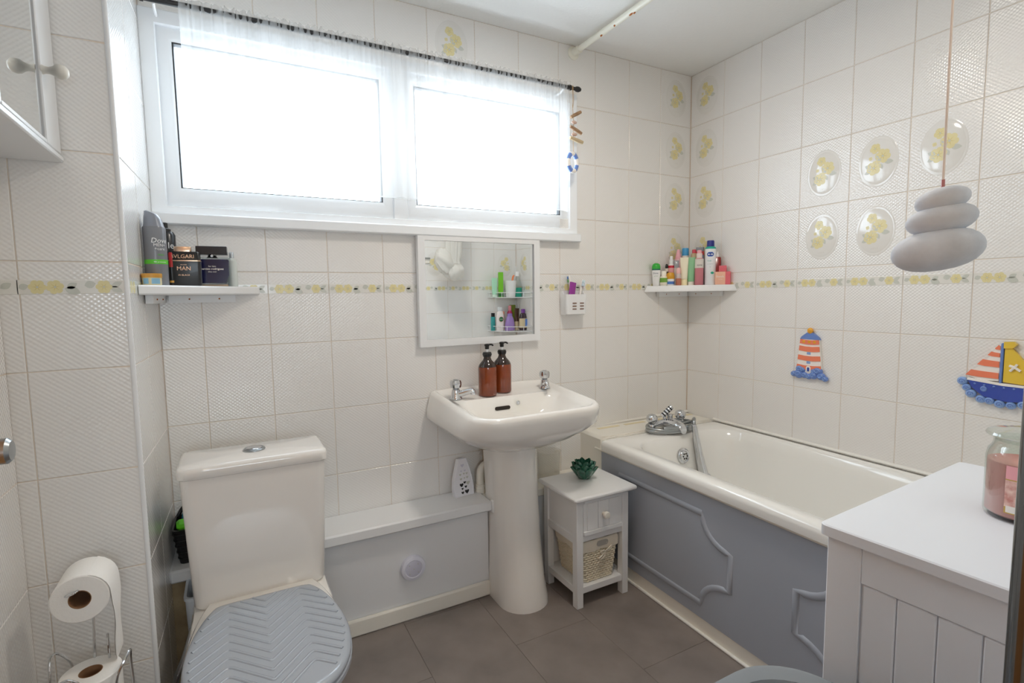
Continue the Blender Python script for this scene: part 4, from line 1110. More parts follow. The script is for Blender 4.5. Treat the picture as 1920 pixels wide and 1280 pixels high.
MB().lathe([(.007, 0), (.009, .002), (.006, .004), (.004, .003)], 14, xf=Matrix.Translation((-.055, -.012, .040)) @ Matrix.Rotation(PI/2, 4, 'X')).build('porthole', 'ceramic_blue', T)
for x, z, r in ((-.112, .058, .015), (-.100, .038, .013), (-.088, .020, .015), (-.062, .006, .014), (-.04, .004, .013), (-.015, -.002, .014), (.012, -.002, .013), (.04, .004, .014), (.066, .004, .016), (.09, .014, .014), (.108, .034, .014), (.122, .052, .013)):
    w = MB().ball((x, -.009, z), r, .010, r*.9, 14, 8).build('wave_curl', 'ceramic_lightblue', T)
    MB().tube([(x+r*.6*(1-k/14)*math.cos(k*.62), -.0186, z+r*.55*(1-k/14)*math.sin(k*.62)) for k in range(12)], .0014, 5).build('wave_line', 'ceramic_blue', w)

# ---- corner cabinet with mirrored door, top left
T = thing('mirror_cabinet', 'white wall cabinet with a mirrored door, high at the left edge', 'cabinet', (-2.566, -.4435, 1.522))
MB().box(0, .130, -.42, 0, 0, .014, .003).build('bottom_board', 'white_paint', T)
MB().box(.001, .108, -.416, -.002, .014, .58, .001).build('carcass', 'white_paint', T)
MB().box(0, .130, -.42, 0, .58, .594, .003).build('top_board', 'white_paint', T)
DR = MB().box(.110, .127, -.108, -.003, .016, .578, .003).build('door', 'white_paint', T)
MB().box(.110, .127, -.417, -.352, .016, .578, .003).build('door_stile', 'white_paint', DR)
MB().box(.110, .127, -.352, -.108, .016, .024, .001).build('door_rail', 'white_paint', DR); MB().box(.110, .127, -.352, -.108, .52, .578, .003).build('door_rail', 'white_paint', DR)
MB().box(.112, .122, -.352, -.108, .024, .52).build('mirror_glass', 'mirror_glass', DR, smooth=False)
# ---- bath mixer with hose and handset
T = thing('bath_mixer', 'chrome bath mixer tap with coiled shower hose on the bath end', 'tap', RW(-.335, -.232, .5705), RA)
for sx in (-1, 1):
    MB().lathe([(.022, 0), (.022, .006), (.017, .010), (.016, .03), (.014, .034)], 18, c=(sx*.088, .03, 0)).build('pillar', 'chrome', T)
    MB().lathe([(.010, .034), (.016, .040), (.0245, .050), (.026, .060), (.0235, .072), (.016, .080), (.006, .083), (.001, .0835)], 22, c=(sx*.088, .03, 0)).build('handwheel', 'chrome', T)
MB().tube(catmull([(-.088, .03, .022), (-.05, .025, .034), (0, .02, .042), (.05, .025, .034), (.088, .03, .022)], 5), .0135, 12).build('bridge', 'chrome', T)
p = catmull([(0, .02, .036), (0, -.01, .040), (.0, -.05, .036), (0.0, -.078, .026), (0, -.084, .014)], 5)
mb = MB(); loops = []
for i, q in enumerate(p):
    t = i/(len(p)-1); hw = .040-.024*t; hh = .020-.008*t
    loops.append([(q.x+hw*math.cos(a), q.y, q.z+hh*math.sin(a)) for a in [2*PI*j/18 for j in range(18)]])
mb.loft(loops); mb.build('spout', 'chrome', T, ang=60)
MB().lathe([(.012, 0), (.013, .003), (.013, .02), (.008, .022)], 16, c=(.012, .02, .052)).build('diverter', 'chrome', T)
MB().lathe([(.008, .04), (.008, .072), (.006, .075)], 12, c=(-.012, .03, 0)).build('hose_union', 'chrome', T)
xf = Matrix.Translation((-.016, .03, .072)) @ Matrix.Rotation(.75, 4, 'Y') @ Matrix.Rotation(.3, 4, 'X')
cr_ = MB().lathe([(.0115, -.012), (.012, .05), (.010, .054)], 16, xf=xf).build('cradle', 'chrome', T)
for k in range(4): MB().lathe([(.0125, -.004+.014*k), (.0125, .002+.014*k)], 16, xf=xf).build('cradle_band', 'black_plastic', cr_)
hp = []
for k in range(50):
    a = -.9-2*PI*k/22; r = 1+.02*math.sin(k)
    hp.append((.125*r*math.cos(a)*1.0, .004+.072*r*math.sin(a), .010+.010*(k/22)))
hp += [(.112, -.02, .034), (.098, -.045, .052), (.078, -.068, .060), (.062, -.082, .050), (.058, -.087, .034)]
hp = catmull(hp, 3)
MB().tube(hp, [.0072+.0006*(i % 2) for i in range(len(hp))], 9).build('hose', 'chrome_satin', T, ang=80)
hs = [Vector((.0575, -.088, .030)), Vector((.062, -.096, -.02)), Vector((.068, -.106, -.08)), Vector((.073, -.118, -.14)), Vector((.078, -.130, -.19))]
MB().tube([(.058, -.086, .040), (.058, -.088, .024)], .0115, 14).build('hose_nut', 'chrome', T)
MB().tube(hs, [.0125, .014, .0165, .019, .022], 14).build('handset', 'chrome', T, ang=60)
hd = MB().lathe([(.018, -.012), (.030, -.006), (.034, .004), (.034, .012), (.001, .014)], 24, xf=Matrix.Translation((.081, -.136, -.212)) @ Matrix.Rotation(1.35, 4, 'X')).build('spray_head', 'chrome', T)

# ---- toilet roll stand with rolls
SX_, SY_ = -2.440, -.585
T = thing('roll_stand', 'chrome wire toilet roll stand beside the boxed corner', 'stand', (SX_, SY_, 0))
MB().lathe([(.075, 0), (.075, .004), (.07, .007), (.012, .009)], 28).build('base', 'chrome', T)
MB().tube(catmull([(.0, .0, .005), (0, .03, .30), (-.0, .068, .50), (.0, .076, .57), (.0, .070, .598), (.0, .03, .602), (.0, -.015, .600), (-.004, -.030, .600), (-.012, -.033, .598), (-.022, -.029, .594), (-.024, -.017, .590)], 6), .0028, 8).build('post', 'chrome', T)
MB().tube(catmull([(.030, .03, .005), (.030, .03, .46)], 6), .0024, 8).build('post', 'chrome', T)
for a0 in (-.35, 2.6, 4.4):
    ca, sa = math.cos(a0), math.sin(a0)
    q = [(.066*ca-.03*sa, .066*sa+.03*ca, .008), (.068*ca-.03*sa, .068*sa+.03*ca, .30), (.068*ca-.026*sa, .068*sa+.026*ca, .40), (.078*ca-.01*sa, .078*sa+.01*ca, .435), (.080*ca+.012*sa, .080*sa-.012*ca, .43), (.068*ca+.028*sa, .068*sa-.028*ca, .39), (.066*ca+.03*sa, .066*sa-.03*ca, .30), (.066*ca+.03*sa, .066*sa-.03*ca, .008)]
    MB().tube(catmull(q, 5), .0028, 8).build('guard_wire', 'chrome', T)
def roll(label, loc, xf, tail=False):
    T = thing('toilet_roll', label, 'toilet roll', loc, 0, 'toilet rolls on the stand')
    MB().lathe([(.021, -.05), (.053, -.05), (.0555, -.048), (.0555, .048), (.053, .05), (.021, .05)], 40, xf=xf).loft([[tuple(xf @ Vector((.021*math.cos(2*PI*j/24), .021*math.sin(2*PI*j/24), s))) for j in range(24)][::-1] for s in (-.05, .05)], 0, False, False)
    mb = MB(); seg = 40
    L_ = lambda r, z: [tuple(xf @ Vector((r*math.cos(2*PI*j/seg), r*math.sin(2*PI*j/seg), z))) for j in range(seg)]
    mb.loft([L_(.0215, -.05), L_(.053, -.05), L_(.0555, -.048), L_(.0555, .048), L_(.053, .05), L_(.0215, .05)], 0, False, False); mb.build('paper', 'tissue', T)
    mb = MB(); mb.loft([L_(.0215, .0502), L_(.0200, .0502), L_(.0200, -.0502), L_(.0215, -.0502)], 0, False, False); mb.build('core', 'card_brown', T)
    if tail:
        mb = MB(); n = 20; vs = []
        for i in range(n+1):
            for s in (-.047, .047):
                if i < 6:                                  # follows the roll, then drops
                    a_ = 1.25*(1-i/5.0); vs.append((.0524*math.cos(a_), s, .0524*math.sin(a_)))
                else:
                    t = (i-5)/(n-5)
                    vs.append((.0524+.002*math.sin(t*7+s*18)*min(1, t*4)-.006*t*t, s*(1-.35*t)+.020*t, -.175*t))
        mb.add(vs, [(2*i, 2*i+1, 2*i+3, 2*i+2) for i in range(n)]); mb.add([(x+.0012, y, z) for x, y, z in vs], [(2*i, 2*i+2, 2*i+3, 2*i+1) for i in range(n)])
        mb.build('loose_sheet', 'tissue', T, ang=80)
roll('toilet roll in use, with a loose sheet hanging from it', (SX_, SY_+.020, .580), Matrix.Rotation(PI/2, 4, 'X') @ Matrix.Diagonal((.93, .93, .95, 1)), True)
roll('spare toilet roll standing upright at the top of the stand', (SX_+.002, SY_-.004, .352), Matrix.Identity(4))
roll('spare toilet roll standing upright below the top spare', (SX_+.002, SY_-.004, .2515), Matrix.Identity(4))

# ---- pebble light pull on its cord
T = thing('pebble_light_pull', 'stack of three grey pebbles hanging on a light-pull cord', 'light pull', (-1.504, -1.722, 1.231))
def pebble(cz, rx, ry, rz, tilt, off):
    xf = Matrix.Translation((off, 0, cz)) @ Matrix.Rotation(tilt, 4, 'Y')
    mb = MB(); loops = []
    for i in range(13):
        t = PI*i/12; s = max(math.sin(t), .02)**.82
        loops.append([tuple(xf @ Vector((rx*s*(1+.05*math.sin(a*2+cz*40))*math.cos(a), ry*s*math.sin(a), -rz*math.cos(t)))) for a in [2*PI*j/28 for j in range(28)]])
    mb.loft(loops); mb.build('pebble', 'stone', T, ang=80)
pebble(.0180, .0365, .030, .0205, -.16, 0); pebble(.0475, .0275, .023, .0145, -.16, .002); pebble(.0665, .0215, .019, .0120, -.2, .002)
MB().tube([(.002, 0, .070), (.001, 0, .5), (0, 0, CEIL-1.233)], .0011, 8).build('cord', 'cord_white', T)
MB().tube([(.002, 0, .074), (.002, 0, .086)], .0016, 8).build('cord_knot', pm(196, 130, 130), T)
# orient across the view
T.rotation_euler = (0, 0, math.radians(-62))

# ---- ceiling lamp
T = thing('ceiling_lamp', 'round opal ceiling lamp over the middle of the room', 'lamp', (-1.08, -.92, CEIL))
MB().lathe([(.125, -.012), (.135, -.008), (.135, -.001)], 40).build('base', 'white_paint', T)
MB().lathe([(.001, -.062), (.05, -.060), (.09, -.050), (.118, -.030), (.124, -.012)], 40).build('shade', 'lamp_opal', T)
l = bpy.data.lights.new('lamp_glow', 'AREA'); l.shape = 'DISK'; l.size = .20; l.energy = LAMP_POWER; l.color = (1.0, .91, .80)
lo = bpy.data.objects.new('lamp_glow', l); COL.objects.link(lo); lo.parent = T; lo.location = (0, 0, -.066)

T = thing('hall_lamp', 'small round ceiling lamp in the hall behind the doorway', 'lamp', (-2.40, -2.70, CEIL))
MB().lathe([(.075, -.010), (.08, -.006), (.08, -.001)], 32).build('base', 'white_paint', T)
MB().lathe([(.001, -.050), (.04, -.047), (.066, -.034), (.074, -.010)], 32).build('shade', 'lamp_opal', T)
l = bpy.data.lights.new('hall_glow', 'AREA'); l.shape = 'DISK'; l.size = .11; l.energy = 4.0; l.color = (1.0, .86, .68)
lo = bpy.data.objects.new('hall_glow', l); COL.objects.link(lo); lo.parent = T; lo.location = (0, 0, -.054)

# ================================================================== BOTTLES
def face_cam(x, y, extra=0.0):
    """turn so that the front (-y) looks towards the door"""
    return math.atan2(y+1.98, x+2.12)-PI/2+extra
def bottle(name, label, cat, x, y, z, parts, group=None, sq=1.0, rot=None, seg=24, text=(), box=False):
    """parts: (name, [(radius, height)...], material); text: (string, size, dx, height, material, radius)"""
    T = thing(name, label, cat, (x, y, z), face_cam(x, y) if rot is None else rot, group)
    for pn, prof, m in parts:
        mb = MB()
        if box: mb.loft([at_z(rr(-r, r, -r*sq, r*sq, r*min(.25, sq*.5), r*min(.25, sq*.5), 4, 1), zz) for r, zz in prof])
        else: mb.lathe(prof, seg, sy=sq)
        mb.build(pn, m, T, ang=42)
    for s, size, dx, zz, m, R in text:
        mb = MB()
        if box or sq < .95: add_text(mb, s, size, dx, -R*sq-.0006, zz)
        else: add_text(mb, s, size, dx, 0, zz, wrap=R+.0005)
        mb.build('lettering', m, T, smooth=False)
    return T
WHT, BLK = pm(240, 240, 240), 'black_plastic'
G = 'toiletries on the corner shelf above the bath'
z = SZR+.0005
bottle('deodorant_roll_on', 'white roll-on deodorant with a green domed cap on the corner shelf', 'deodorant', -.254, -.028, z, [
    ('body', [(.014, 0), (.0165, .003), (.019, .04), (.0205, .076)], WHT), ('collar', [(.0205, .076), (.0205, .083)], pm(30, 110, 90)), ('cap', [(.0205, .083), (.020, .095), (.0165, .106), (.010, .110), (.001, .111)], pm(44, 176, 52))], G, sq=.7,
    text=[('Dove', .011, -.002, .058, pm(40, 56, 100), .0205), ('go fresh', .0055, 0, .046, pm(110, 170, 90), .0205)])
bottle('cream_jar', 'small cream bottle with a green label band on the corner shelf', 'jar', -.222, -.048, z, [
    ('body', [(.017, 0), (.0195, .003), (.0195, .016)], pm(238, 232, 214)), ('label_band', [(.0197, .016), (.0197, .038)], pm(120, 170, 70)), ('shoulder', [(.0195, .038), (.017, .045), (.013, .047)], pm(238, 232, 214)), ('cap', [(.013, .047), (.013, .070), (.012, .072)], pm(242, 238, 226))], G)
bottle('dropper_bottle', 'dark dropper bottle with a black rubber bulb on the corner shelf', 'bottle', -.186, -.030, z, [
    ('body', [(.013, 0), (.014, .003), (.014, .062), (.008, .070)], pm(40, 30, 26, .15)), ('collar', [(.009, .070), (.009, .086)], pm(236, 230, 220)), ('bulb', [(.006, .086), (.007, .092), (.0065, .102), (.003, .108)], BLK)], G)
bottle('spray_bottle', 'pink spray bottle with a white nozzle and a red band on the corner shelf', 'bottle', -.166, -.042, z, [
    ('body', [(.014, 0), (.0155, .003), (.0155, .088)], pm(236, 176, 178)), ('label_band', [(.0157, .088), (.0157, .100)], pm(214, 44, 66)), ('shoulder', [(.0155, .100), (.011, .108)], pm(238, 234, 230)), ('nozzle', [(.0105, .108), (.010, .128), (.007, .130), (.007, .145), (.005, .147)], WHT)], G)
bottle('amber_cap_bottle', 'squat bottle with a big amber cap and a blue label on the corner shelf', 'bottle', -.199, -.070, z, [
    ('body', [(.016, 0), (.0185, .003), (.0185, .006)], WHT), ('label_band', [(.0187, .006), (.0187, .020)], pm(76, 120, 190)), ('shoulder', [(.0185, .020), (.0185, .032)], WHT), ('cap', [(.0188, .032), (.0195, .044), (.018, .056), (.014, .063), (.001, .064)], pm(220, 160, 40))], G)
bottle('serum_pump', 'small rosy serum bottle with a pink cap at the front of the corner shelf', 'bottle', -.172, -.096, z, [
    ('body', [(.011, 0), (.0125, .002), (.0125, .034)], pm(196, 122, 96, .2)), ('clear_top', [(.0125, .034), (.0125, .054), (.010, .057)], pm(206, 190, 186, .2)), ('cap', [(.0105, .057), (.0105, .078), (.008, .086), (.001, .087)], pm(240, 190, 186))], G)
bottle('grey_tube_box', 'slim grey-topped tube behind the rosy serum on the corner shelf', 'tube', -.155, -.066, z, [
    ('body', [(.011, 0), (.0115, .002), (.0115, .088)], pm(214, 206, 200)), ('cap', [(.0118, .088), (.0118, .121), (.010, .123)], pm(150, 152, 158))], G, box=True)
squeeze_tube('cream_tube', 'cream coloured tube with small blue mark on the corner shelf', 'tube', (-.146, -.108, z), face_cam(-.146, -.108), .040, .136, .024, pm(240, 232, 206), pm(246, 234, 190), .03, True, None, G)
bottle('pink_cone_bottle', 'pink bottle with a cone-shaped top at the back of the corner shelf', 'bottle', -.112, -.036, z, [
    ('body', [(.017, 0), (.0185, .003), (.0185, .130), (.017, .134)], pm(238, 190, 196)), ('cone_cap', [(.0155, .134), (.015, .142), (.009, .168), (.007, .180), (.004, .182)], pm(240, 176, 188))], G)
bottle('blue_cap_bottle', 'bottle with a bright blue cap at the back of the corner shelf', 'bottle', -.078, -.050, z, [
    ('body', [(.016, 0), (.0175, .003), (.0175, .150)], pm(236, 236, 230)), ('cap', [(.0165, .150), (.0165, .184), (.015, .188), (.001, .1885)], pm(70, 160, 214))], G)
squeeze_tube('mint_tube', 'mint green tube standing on a white cap on the corner shelf', 'tube', (-.118, -.126, z), face_cam(-.118, -.126), .040, .136, .024, pm(140, 196, 150), pm(232, 226, 214), .018, True, None, G)
bottle('tan_bottle', 'tan bottle with a red cap at the back of the corner shelf', 'bottle', -.062, -.092, z, [
    ('body', [(.016, 0), (.0172, .003), (.0172, .135), (.014, .155), (.009, .160)], pm(196, 172, 136)), ('cap', [(.0095, .160), (.0095, .176), (.008, .178)], pm(214, 72, 90))], G)
bottle('toner_bottle', 'pink toner bottle with a frosted shoulder on the corner shelf', 'bottle', -.098, -.158, z, [
    ('body', [(.018, 0), (.0205, .003), (.0205, .082)], pm(206, 128, 138, .25)), ('label_band', [(.0207, .082), (.0207, .125)], pm(222, 216, 208)), ('shoulder', [(.0205, .125), (.014, .131)], pm(214, 160, 160)), ('neck', [(.0135, .131), (.0135, .153)], pm(238, 222, 216)), ('cap', [(.011, .153), (.011, .167), (.009, .169)], pm(240, 176, 184))], G,
    text=[('tone', .014, .002, .092, pm(90, 84, 84), .0207)])
bottle('grey_box', 'tall grey and blue carton at the back of the corner shelf', 'carton', -.038, -.108, z, [
    ('carton', [(.019, 0), (.019, .150)], pm(120, 130, 150)), ('carton_band', [(.0192, .150), (.0192, .168)], pm(196, 60, 60)), ('carton_top', [(.019, .168), (.019, .187), (.0185, .188)], pm(128, 132, 140))], G, box=True, sq=.7)
t = bottle('body_spray_can', 'tall white spray can with a navy cap and a blue emblem on the corner shelf', 'spray can', -.058, -.190, z, [
    ('body', [(.024, 0), (.026, .003), (.026, .172)], pm(238, 240, 242, .25)), ('shoulder', [(.026, .172), (.0235, .180), (.018, .184)], pm(40, 170, 150)), ('cap', [(.0175, .184), (.0168, .208), (.0155, .213), (.001, .2135)], pm(36, 40, 130))], G)
mb = MB()
for k, (rx, rz, R) in enumerate(((.0170, .0125, .02635), (.0152, .0105, .0266))):
    vs = [(0, -R, .146)]+[(R*math.sin(rx*math.cos(a)/R), -R*math.cos(rx*math.cos(a)/R), .146+rz*math.sin(a)*(1.0 if abs(math.cos(a)) > .3 else .9)) for a in [2*PI*j/28 for j in range(28)]]
    mb.add(vs, [(0, 1+j, 1+(j+1) % 28) for j in range(28)], k)
mb.build('emblem', [pm(120, 150, 210), pm(36, 72, 160)], t, smooth=False)
for s, size, dx, zz, m in (('Vaseline', .0078, 0, .1435, 'ceramic_white'), ('fresh', .0095, -.004, .112, pm(60, 170, 160)), ('ANTI-PERSPIRANT', .0036, 0, .098, pm(150, 160, 170)), ('48h', .004, 0, .084, pm(150, 160, 170))):
    mb = MB(); add_text(mb, s, size, dx, 0, zz, wrap=.0268); mb.build('lettering', m, t, smooth=False)
mb = MB(); vs = [(.0268*math.sin((.010+.008*math.cos(a))/.0268), -.0268*math.cos((.010+.008*math.cos(a))/.0268), .057+.006*math.sin(a)) for a in [2*PI*j/18 for j in range(18)]]
mb.add(vs, [tuple(range(18))]); mb.build('green_mark', pm(40, 170, 140), t, smooth=False)
bottle('red_pump_bottle', 'dark red square bottle with a white pump at the end of the corner shelf', 'bottle', -.030, -.208, z, [
    ('body', [(.0155, 0), (.0155, .130), (.013, .133)], pm(140, 24, 24, .2)), ('pump', [(.006, .133), (.0055, .146), (.0035, .147), (.0035, .158), (.002, .159)], WHT)], G, box=True, sq=.8)
t = bottle('perfume_bottle', 'pink perfume bottle with a square cap nearest the end of the corner shelf', 'perfume', -.034, -.244, z, [
    ('glass_block', [(.033, 0), (.0345, .002), (.0345, .058), (.033, .061)], pm(240, 186, 160, .12)), ('cap', [(.0175, .062), (.0175, .089), (.0165, .0905)], pm(222, 100, 112))], G, box=True, sq=.4, text=[('Bench.', .0135, -.010, .034, 'ceramic_white', .0345), ('for her', .006, -.009, .024, 'ceramic_white', .0345)])
MB().box(.012, .0352, -.0148, .0148, 0, .0615, .001).build('side_band', pm(224, 106, 116), t)

# ---- shelf by the boxed corner
G = 'grooming things on the shelf below the window'
z = SZL+.0005
t = bottle('deodorant_can', 'tall grey spray deodorant with a green band on the shelf below the window', 'spray can', -2.300, -.214, z, [
    ('body', [(.026, 0), (.0275, .003), (.0275, .158), (.0265, .162)], pm(122, 124, 130, .3)), ('green_band', [(.0277, .059), (.0277, .071)], pm(92, 196, 50))], G, rot=face_cam(-2.300, -.214, .0))
mb = MB(); loops = []
for zz, r, dx, sl_ in ((.162, .0255, 0, 0), (.166, .024, 0, 0), (.184, .0215, -.001, -.10), (.199, .017, -.003, -.35), (.202, .012, -.004, -.40)):
    loops.append([(dx+r*math.cos(2*PI*j/24), r*math.sin(2*PI*j/24), zz+sl_*(r*math.cos(2*PI*j/24))) for j in range(24)])
mb.loft(loops); mb.build('cap', pm(130, 134, 144, .3), t)
for s, size, dx, zz, m in (('Dove', .019, .011, .117, WHT), ('MEN+', .0115, .011, .107, WHT), ('+care', .0115, .011, .097, WHT), ('FRESH', .006, .013, .082, pm(92, 196, 50)), ('48h protection', .0052, .010, .063, WHT)):
    mb = MB(); add_text(mb, s, size, dx, 0, zz, wrap=.0281, shear=.2 if s == 'Dove' else 0); mb.build('lettering', m, t, smooth=False)
t = bottle('styling_jar', 'low blue jar with an amber lid at the front of the shelf below the window', 'jar', -2.3075, -.266, z, [
    ('body', [(.0215, 0), (.0225, .002), (.0225, .020)], pm(226, 214, 172)), ('lid', [(.0235, .020), (.0242, .0215), (.0235, .0245), (.0242, .027), (.0235, .031), (.001, .0315)], pm(206, 150, 58))], G)
mb = MB()
wrap_patch(mb, .0228, -1.0, -.35, .003, .018, 0); wrap_patch(mb, .0228, -.05, .9, .003, .018, 0); mb.build('label', pm(136, 184, 210), t)
t = bottle('black_can', 'black can with a lettered label and a red cap part behind the grey deodorant', 'can', -2.284, -.100, z, [
    ('body', [(.024, 0), (.026, .003), (.026, .152), (.021, .162)], pm(32, 34, 38, .25)), ('cap', [(.015, .162), (.015, .170), (.008, .174), (.008, .188), (.004, .19)], BLK)], G, text=[('le', .026, .013, .112, WHT, .026)])
bottle('red_canister', 'short red and black canister between the deodorant and the black perfume', 'canister', -2.270, -.150, z, [
    ('body', [(.0075, 0), (.008, .002), (.008, .055)], pm(30, 28, 26, .3)), ('top_band', [(.0082, .055), (.0082, .095), (.007, .098)], pm(190, 34, 40, .3)), ('gold_ring', [(.0083, .010), (.0083, .016)], pm(220, 160, 60, .3))], G)
GOLD = pm(226, 190, 160, .22, .8)
t = bottle('perfume_flask', 'black square perfume bottle with a copper cap on the shelf below the window', 'perfume', -2.240, -.142, z, [
    ('glass_block', [(.043, 0), (.0445, .002), (.0455, .073)], pm(38, 38, 38, .3)), ('shoulder_block', [(.0455, .0755), (.044, .098), (.040, .101)], pm(26, 25, 25, .2)), ('gold_trim', [(.0459, .0728), (.0459, .0757)], GOLD), ('cap', [(.0215, .1012), (.022, .103), (.022, .1145), (.021, .116)], GOLD)], G, box=True, sq=.36, rot=face_cam(-2.24, -.142, -.12),
    text=[('BVLGARI', .0155, 0, .0815, GOLD, .0455), ('MAN', .0165, .002, .046, GOLD, .0447), ('IN BLACK', .0068, .002, .030, GOLD, .0447), ('BVLGARI', .004, .002, .061, GOLD, .0450)])
t = thing('perfume_flacon', 'navy perfume in a clear block bottle with a black cap below the window', 'perfume', (-2.166, -.076, z), face_cam(-2.166, -.076, -.10), G)
mb = MB()
mb.loft([at_z(rr(-a, a, -b, b, .006, .006, 4, 1), zz) for a, b, zz in ((.049, .017, 0), (.0505, .0185, .002), (.0505, .0185, .088), (.049, .017, .090))]); mb.build('glass_block', 'clear_plastic', t)
mb = MB(); poly = [(-.038, .014), (-.034, .010), (.034, .010), (.038, .014), (.0455, .035), (.0465, .080), (.044, .084), (-.044, .084), (-.0465, .080), (-.0455, .035)]
mb.prism(poly, -.0190, .013); mb.build('navy_core', pm(22, 22, 62, .15), t)
MB().box(-.040, .040, -.012, .012, .0005, .006, .001).build('base_tint', pm(226, 186, 150, .15), t)
MB().lathe([(.017, .088), (.015, .090), (.012, .094), (.012, .099)], 20).build('neck', 'chrome', t)
MB().box(-.0425, .0425, -.0165, .0165, .0985, .1245, .0012).build('cap', pm(26, 26, 32, .2), t)
for s, size, zz in (('for him', .0070, .060), ('narciso rodriguez', .0088, .0515), ('bleu noir', .0064, .0435)):
    mb = MB(); add_text(mb, s, size, 0, -.0193, zz, bold=s[0] == 'n'); mb.build('lettering', 'ceramic_white', t, smooth=False)
bottle('atomiser', 'slim frosted atomiser at the end of the shelf below the window', 'atomiser', -2.112, -.028, z, [
    ('body', [(.0135, 0), (.0145, .002), (.0145, .082), (.011, .090), (.007, .093)], pm(214, 220, 216, .3)), ('spray_top', [(.007, .093), (.0068, .110), (.006, .112)], pm(206, 214, 222, .2, .6))], G)

# ---- wire corner caddy with toiletries (seen in the mirror)
cx, cy = -.047, FRONT_Y+.004
T = thing('corner_caddy', 'white wire two-tier corner caddy at the foot of the bath, seen in the mirror', 'caddy', (cx, cy, 0))
def arc(z, r, n=16): return [(-r*math.sin(t*PI/2), r*math.cos(t*PI/2), z) for t in [i/n for i in range(n+1)]]
for z0 in (1.170, .905):
    for dz in (0, .038): MB().tube([(-.004, .004, z0+dz)]+arc(z0+dz, .262)[::1]+[(-.262, .004, z0+dz)], .0026, 6, closed=True).build('wire_frame', 'white_paint', T, ang=70)
    for k in range(9):
        a = (k+1)/10*PI/2; MB().tube([(-.006, .006, z0), (-.262*math.sin(a), .262*math.cos(a), z0)], .0016, 5).build('shelf_wire', 'white_paint', T, ang=70)
    for a in (.18, .50, .60, .92): MB().tube([(-.262*math.sin(a*PI/2), .262*math.cos(a*PI/2), z0), (-.262*math.sin(a*PI/2), .262*math.cos(a*PI/2), z0+.038)], .0022, 5).build('upright_wire', 'white_paint', T, ang=70)
MB().tube([(-.006, .006, .88), (-.006, .006, 1.42)], .003, 8).build('corner_post', 'white_paint', T)
G = 'toiletries in the corner caddy'
def cad(a, r): return cx-r*math.sin(a), cy+r*math.cos(a)
bw = lambda x, y: math.atan2(y-.9, x+.9)+PI/2+PI   # fronts look into the room
FR = math.radians(225)+PI/2
z = 1.1722
squeeze_tube('face_wash_tube', 'pale mint tube in the upper tier of the corner caddy', 'tube', (-.292, cy+.095, z), PI, .052, .150, .03, pm(170, 222, 190), pm(214, 238, 222), .022, True, None, G)
t = bottle('green_carton', 'tall lime green carton in the upper tier of the corner caddy', 'carton', -.228, cy+.075, z, [('carton', [(.0185, 0), (.0185, .196)], pm(120, 200, 40)), ('carton_base', [(.0187, .004), (.0187, .03)], pm(40, 110, 50))], G, box=True, sq=.7, rot=PI)
t = bottle('white_cup', 'white plastic cup in the upper tier of the corner caddy', 'cup', -.152, cy+.098, z, [('cup', [(.036, 0), (.037, .002), (.049, .128), (.050, .130), (.047, .130), (.035, .006)], WHT)], G, rot=PI)
t = tag(MB().tube([(0, 0, 0), (.005, 0, .08), (.02, 0, .150), (.028, 0, .162)], [.006, .006, .008, .007], 8).build('razor', pm(248, 140, 84), None, (-.150, cy+.10, z+.010)), 'orange razor standing in the white cup', 'razor')
bottle('mouthwash_bottle', 'clear bottle of teal mouthwash with a white cap in the corner caddy', 'bottle', -.082, cy+.085, z, [
    ('liquid', [(.036, 0), (.038, .004), (.038, .070), (.037, .074)], pm(26, 150, 126, .15)), ('clear_shoulder', [(.037, .074), (.036, .09), (.030, .12), (.017, .15), (.014, .165)], 'clear_plastic'), ('cap', [(.018, .165), (.018, .198), (.016, .202)], WHT)], G, rot=PI, sq=.7)
z = .9072
bottle('black_cap_bottle', 'teal bottle with a black cap in the lower tier of the corner caddy', 'bottle', -.292, cy+.060, z, [('body', [(.017, 0), (.018, .003), (.018, .11)], pm(60, 160, 160)), ('cap', [(.015, .11), (.015, .140)], BLK)], G, rot=PI)
t = bottle('shower_gel_bottle', 'white and pink shower gel bottle with a round green label in the corner caddy', 'bottle', -.252, cy+.105, z, [('body', [(.030, 0), (.032, .004), (.034, .06), (.032, .12), (.026, .150), (.018, .156)], pm(236, 228, 226, .25)), ('cap', [(.021, .156), (.022, .180), (.017, .188)], pm(206, 210, 212))], G, rot=PI, sq=.6)
mb = MB()
for k, r in enumerate((.0215, .019)): mb.flat([(r*math.cos(2*PI*j/24), .092+r*math.sin(2*PI*j/24)) for j in range(24)], -.0214-.0003*k, k)
mb.build('label', [pm(220, 160, 160), pm(30, 110, 70)], t, smooth=False)
mb = MB(); add_text(mb, 'SOURCE', .0085, 0, -.0222, .089, bold=True); mb.build('lettering', 'ceramic_white', t, smooth=False)
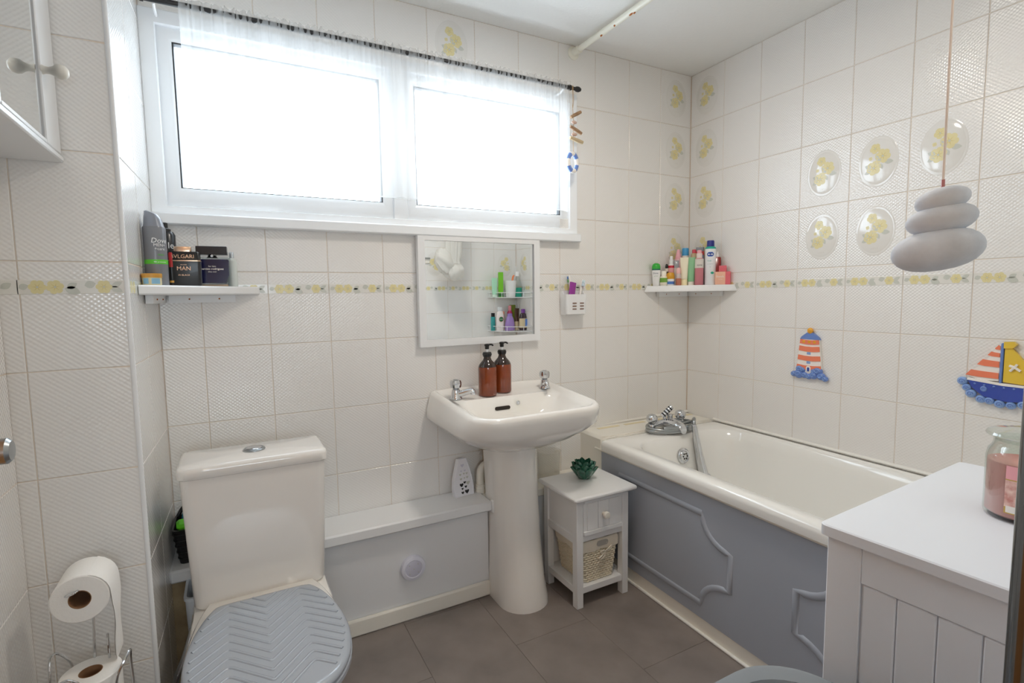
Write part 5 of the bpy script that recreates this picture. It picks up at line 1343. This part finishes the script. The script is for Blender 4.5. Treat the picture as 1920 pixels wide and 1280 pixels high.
bottle('lilac_bottle', 'lilac curved bottle in the lower tier of the corner caddy', 'bottle', -.172, cy+.120, z, [('body', [(.040, 0), (.043, .005), (.042, .05), (.034, .09), (.022, .115)], pm(160, 130, 196, .2)), ('cap', [(.021, .115), (.021, .132), (.018, .135)], pm(140, 110, 186))], G, rot=PI, sq=.6)
bottle('peach_cap_bottle', 'clear bottle with a peach cap behind the lilac bottle in the corner caddy', 'bottle', -.200, cy+.045, z, [('body', [(.018, 0), (.02, .003), (.02, .115), (.014, .125)], pm(220, 206, 196, .2)), ('cap', [(.016, .125), (.017, .142), (.014, .150)], pm(244, 160, 120))], G, rot=PI)
bottle('magenta_bottle', 'magenta bottle at the back of the lower caddy tier', 'bottle', -.135, cy+.050, z, [('body', [(.02, 0), (.022, .003), (.022, .14), (.013, .155)], pm(176, 50, 96, .2)), ('cap', [(.013, .155), (.013, .195)], pm(220, 140, 150))], G, rot=PI)
bottle('olive_carton', 'olive green carton at the back of the lower caddy tier', 'carton', -.102, cy+.035, z, [('carton', [(.026, 0), (.026, .200)], pm(120, 136, 40)), ('carton_base', [(.0263, 0), (.0263, .06)], pm(200, 206, 60))], G, box=True, sq=.35, rot=PI)
squeeze_tube('brown_tube', 'dark brown tube with a gold cap in the lower tier of the corner caddy', 'tube', (-.098, cy+.10, z), PI, .044, .175, .028, pm(76, 50, 38), pm(206, 186, 150), .07, True, None, G)
t = bottle('bath_soak_bottle', 'dark bottle with a purple cap and a cream label in the corner caddy', 'bottle', -.068, cy+.150, z, [('body', [(.032, 0), (.034, .004), (.034, .10), (.026, .128), (.016, .138)], pm(52, 36, 44, .2)), ('label_band', [(.0343, .02), (.0343, .095)], pm(214, 196, 160)), ('cap', [(.017, .138), (.018, .166), (.016, .169)], pm(120, 60, 150))], G, rot=PI, sq=.55)
mb = MB(); mb.flat([(-.03, .03), (-.008, .03), (-.008, .09), (-.03, .09)], -.0195); mb.build('label', pm(90, 130, 200), t, smooth=False)

# ---- knob of the mirrored cabinet
MB().lathe([(.010, 0), (.0075, .006), (.007, .012), (.009, .018), (.0135, .024), (.015, .031), (.013, .039), (.007, .044), (.001, .045)], 22, xf=Matrix.Translation((.126, -.098, .166)) @ Matrix.Rotation(PI/2, 4, 'Y')).build('knob', 'cream_paint', DR)
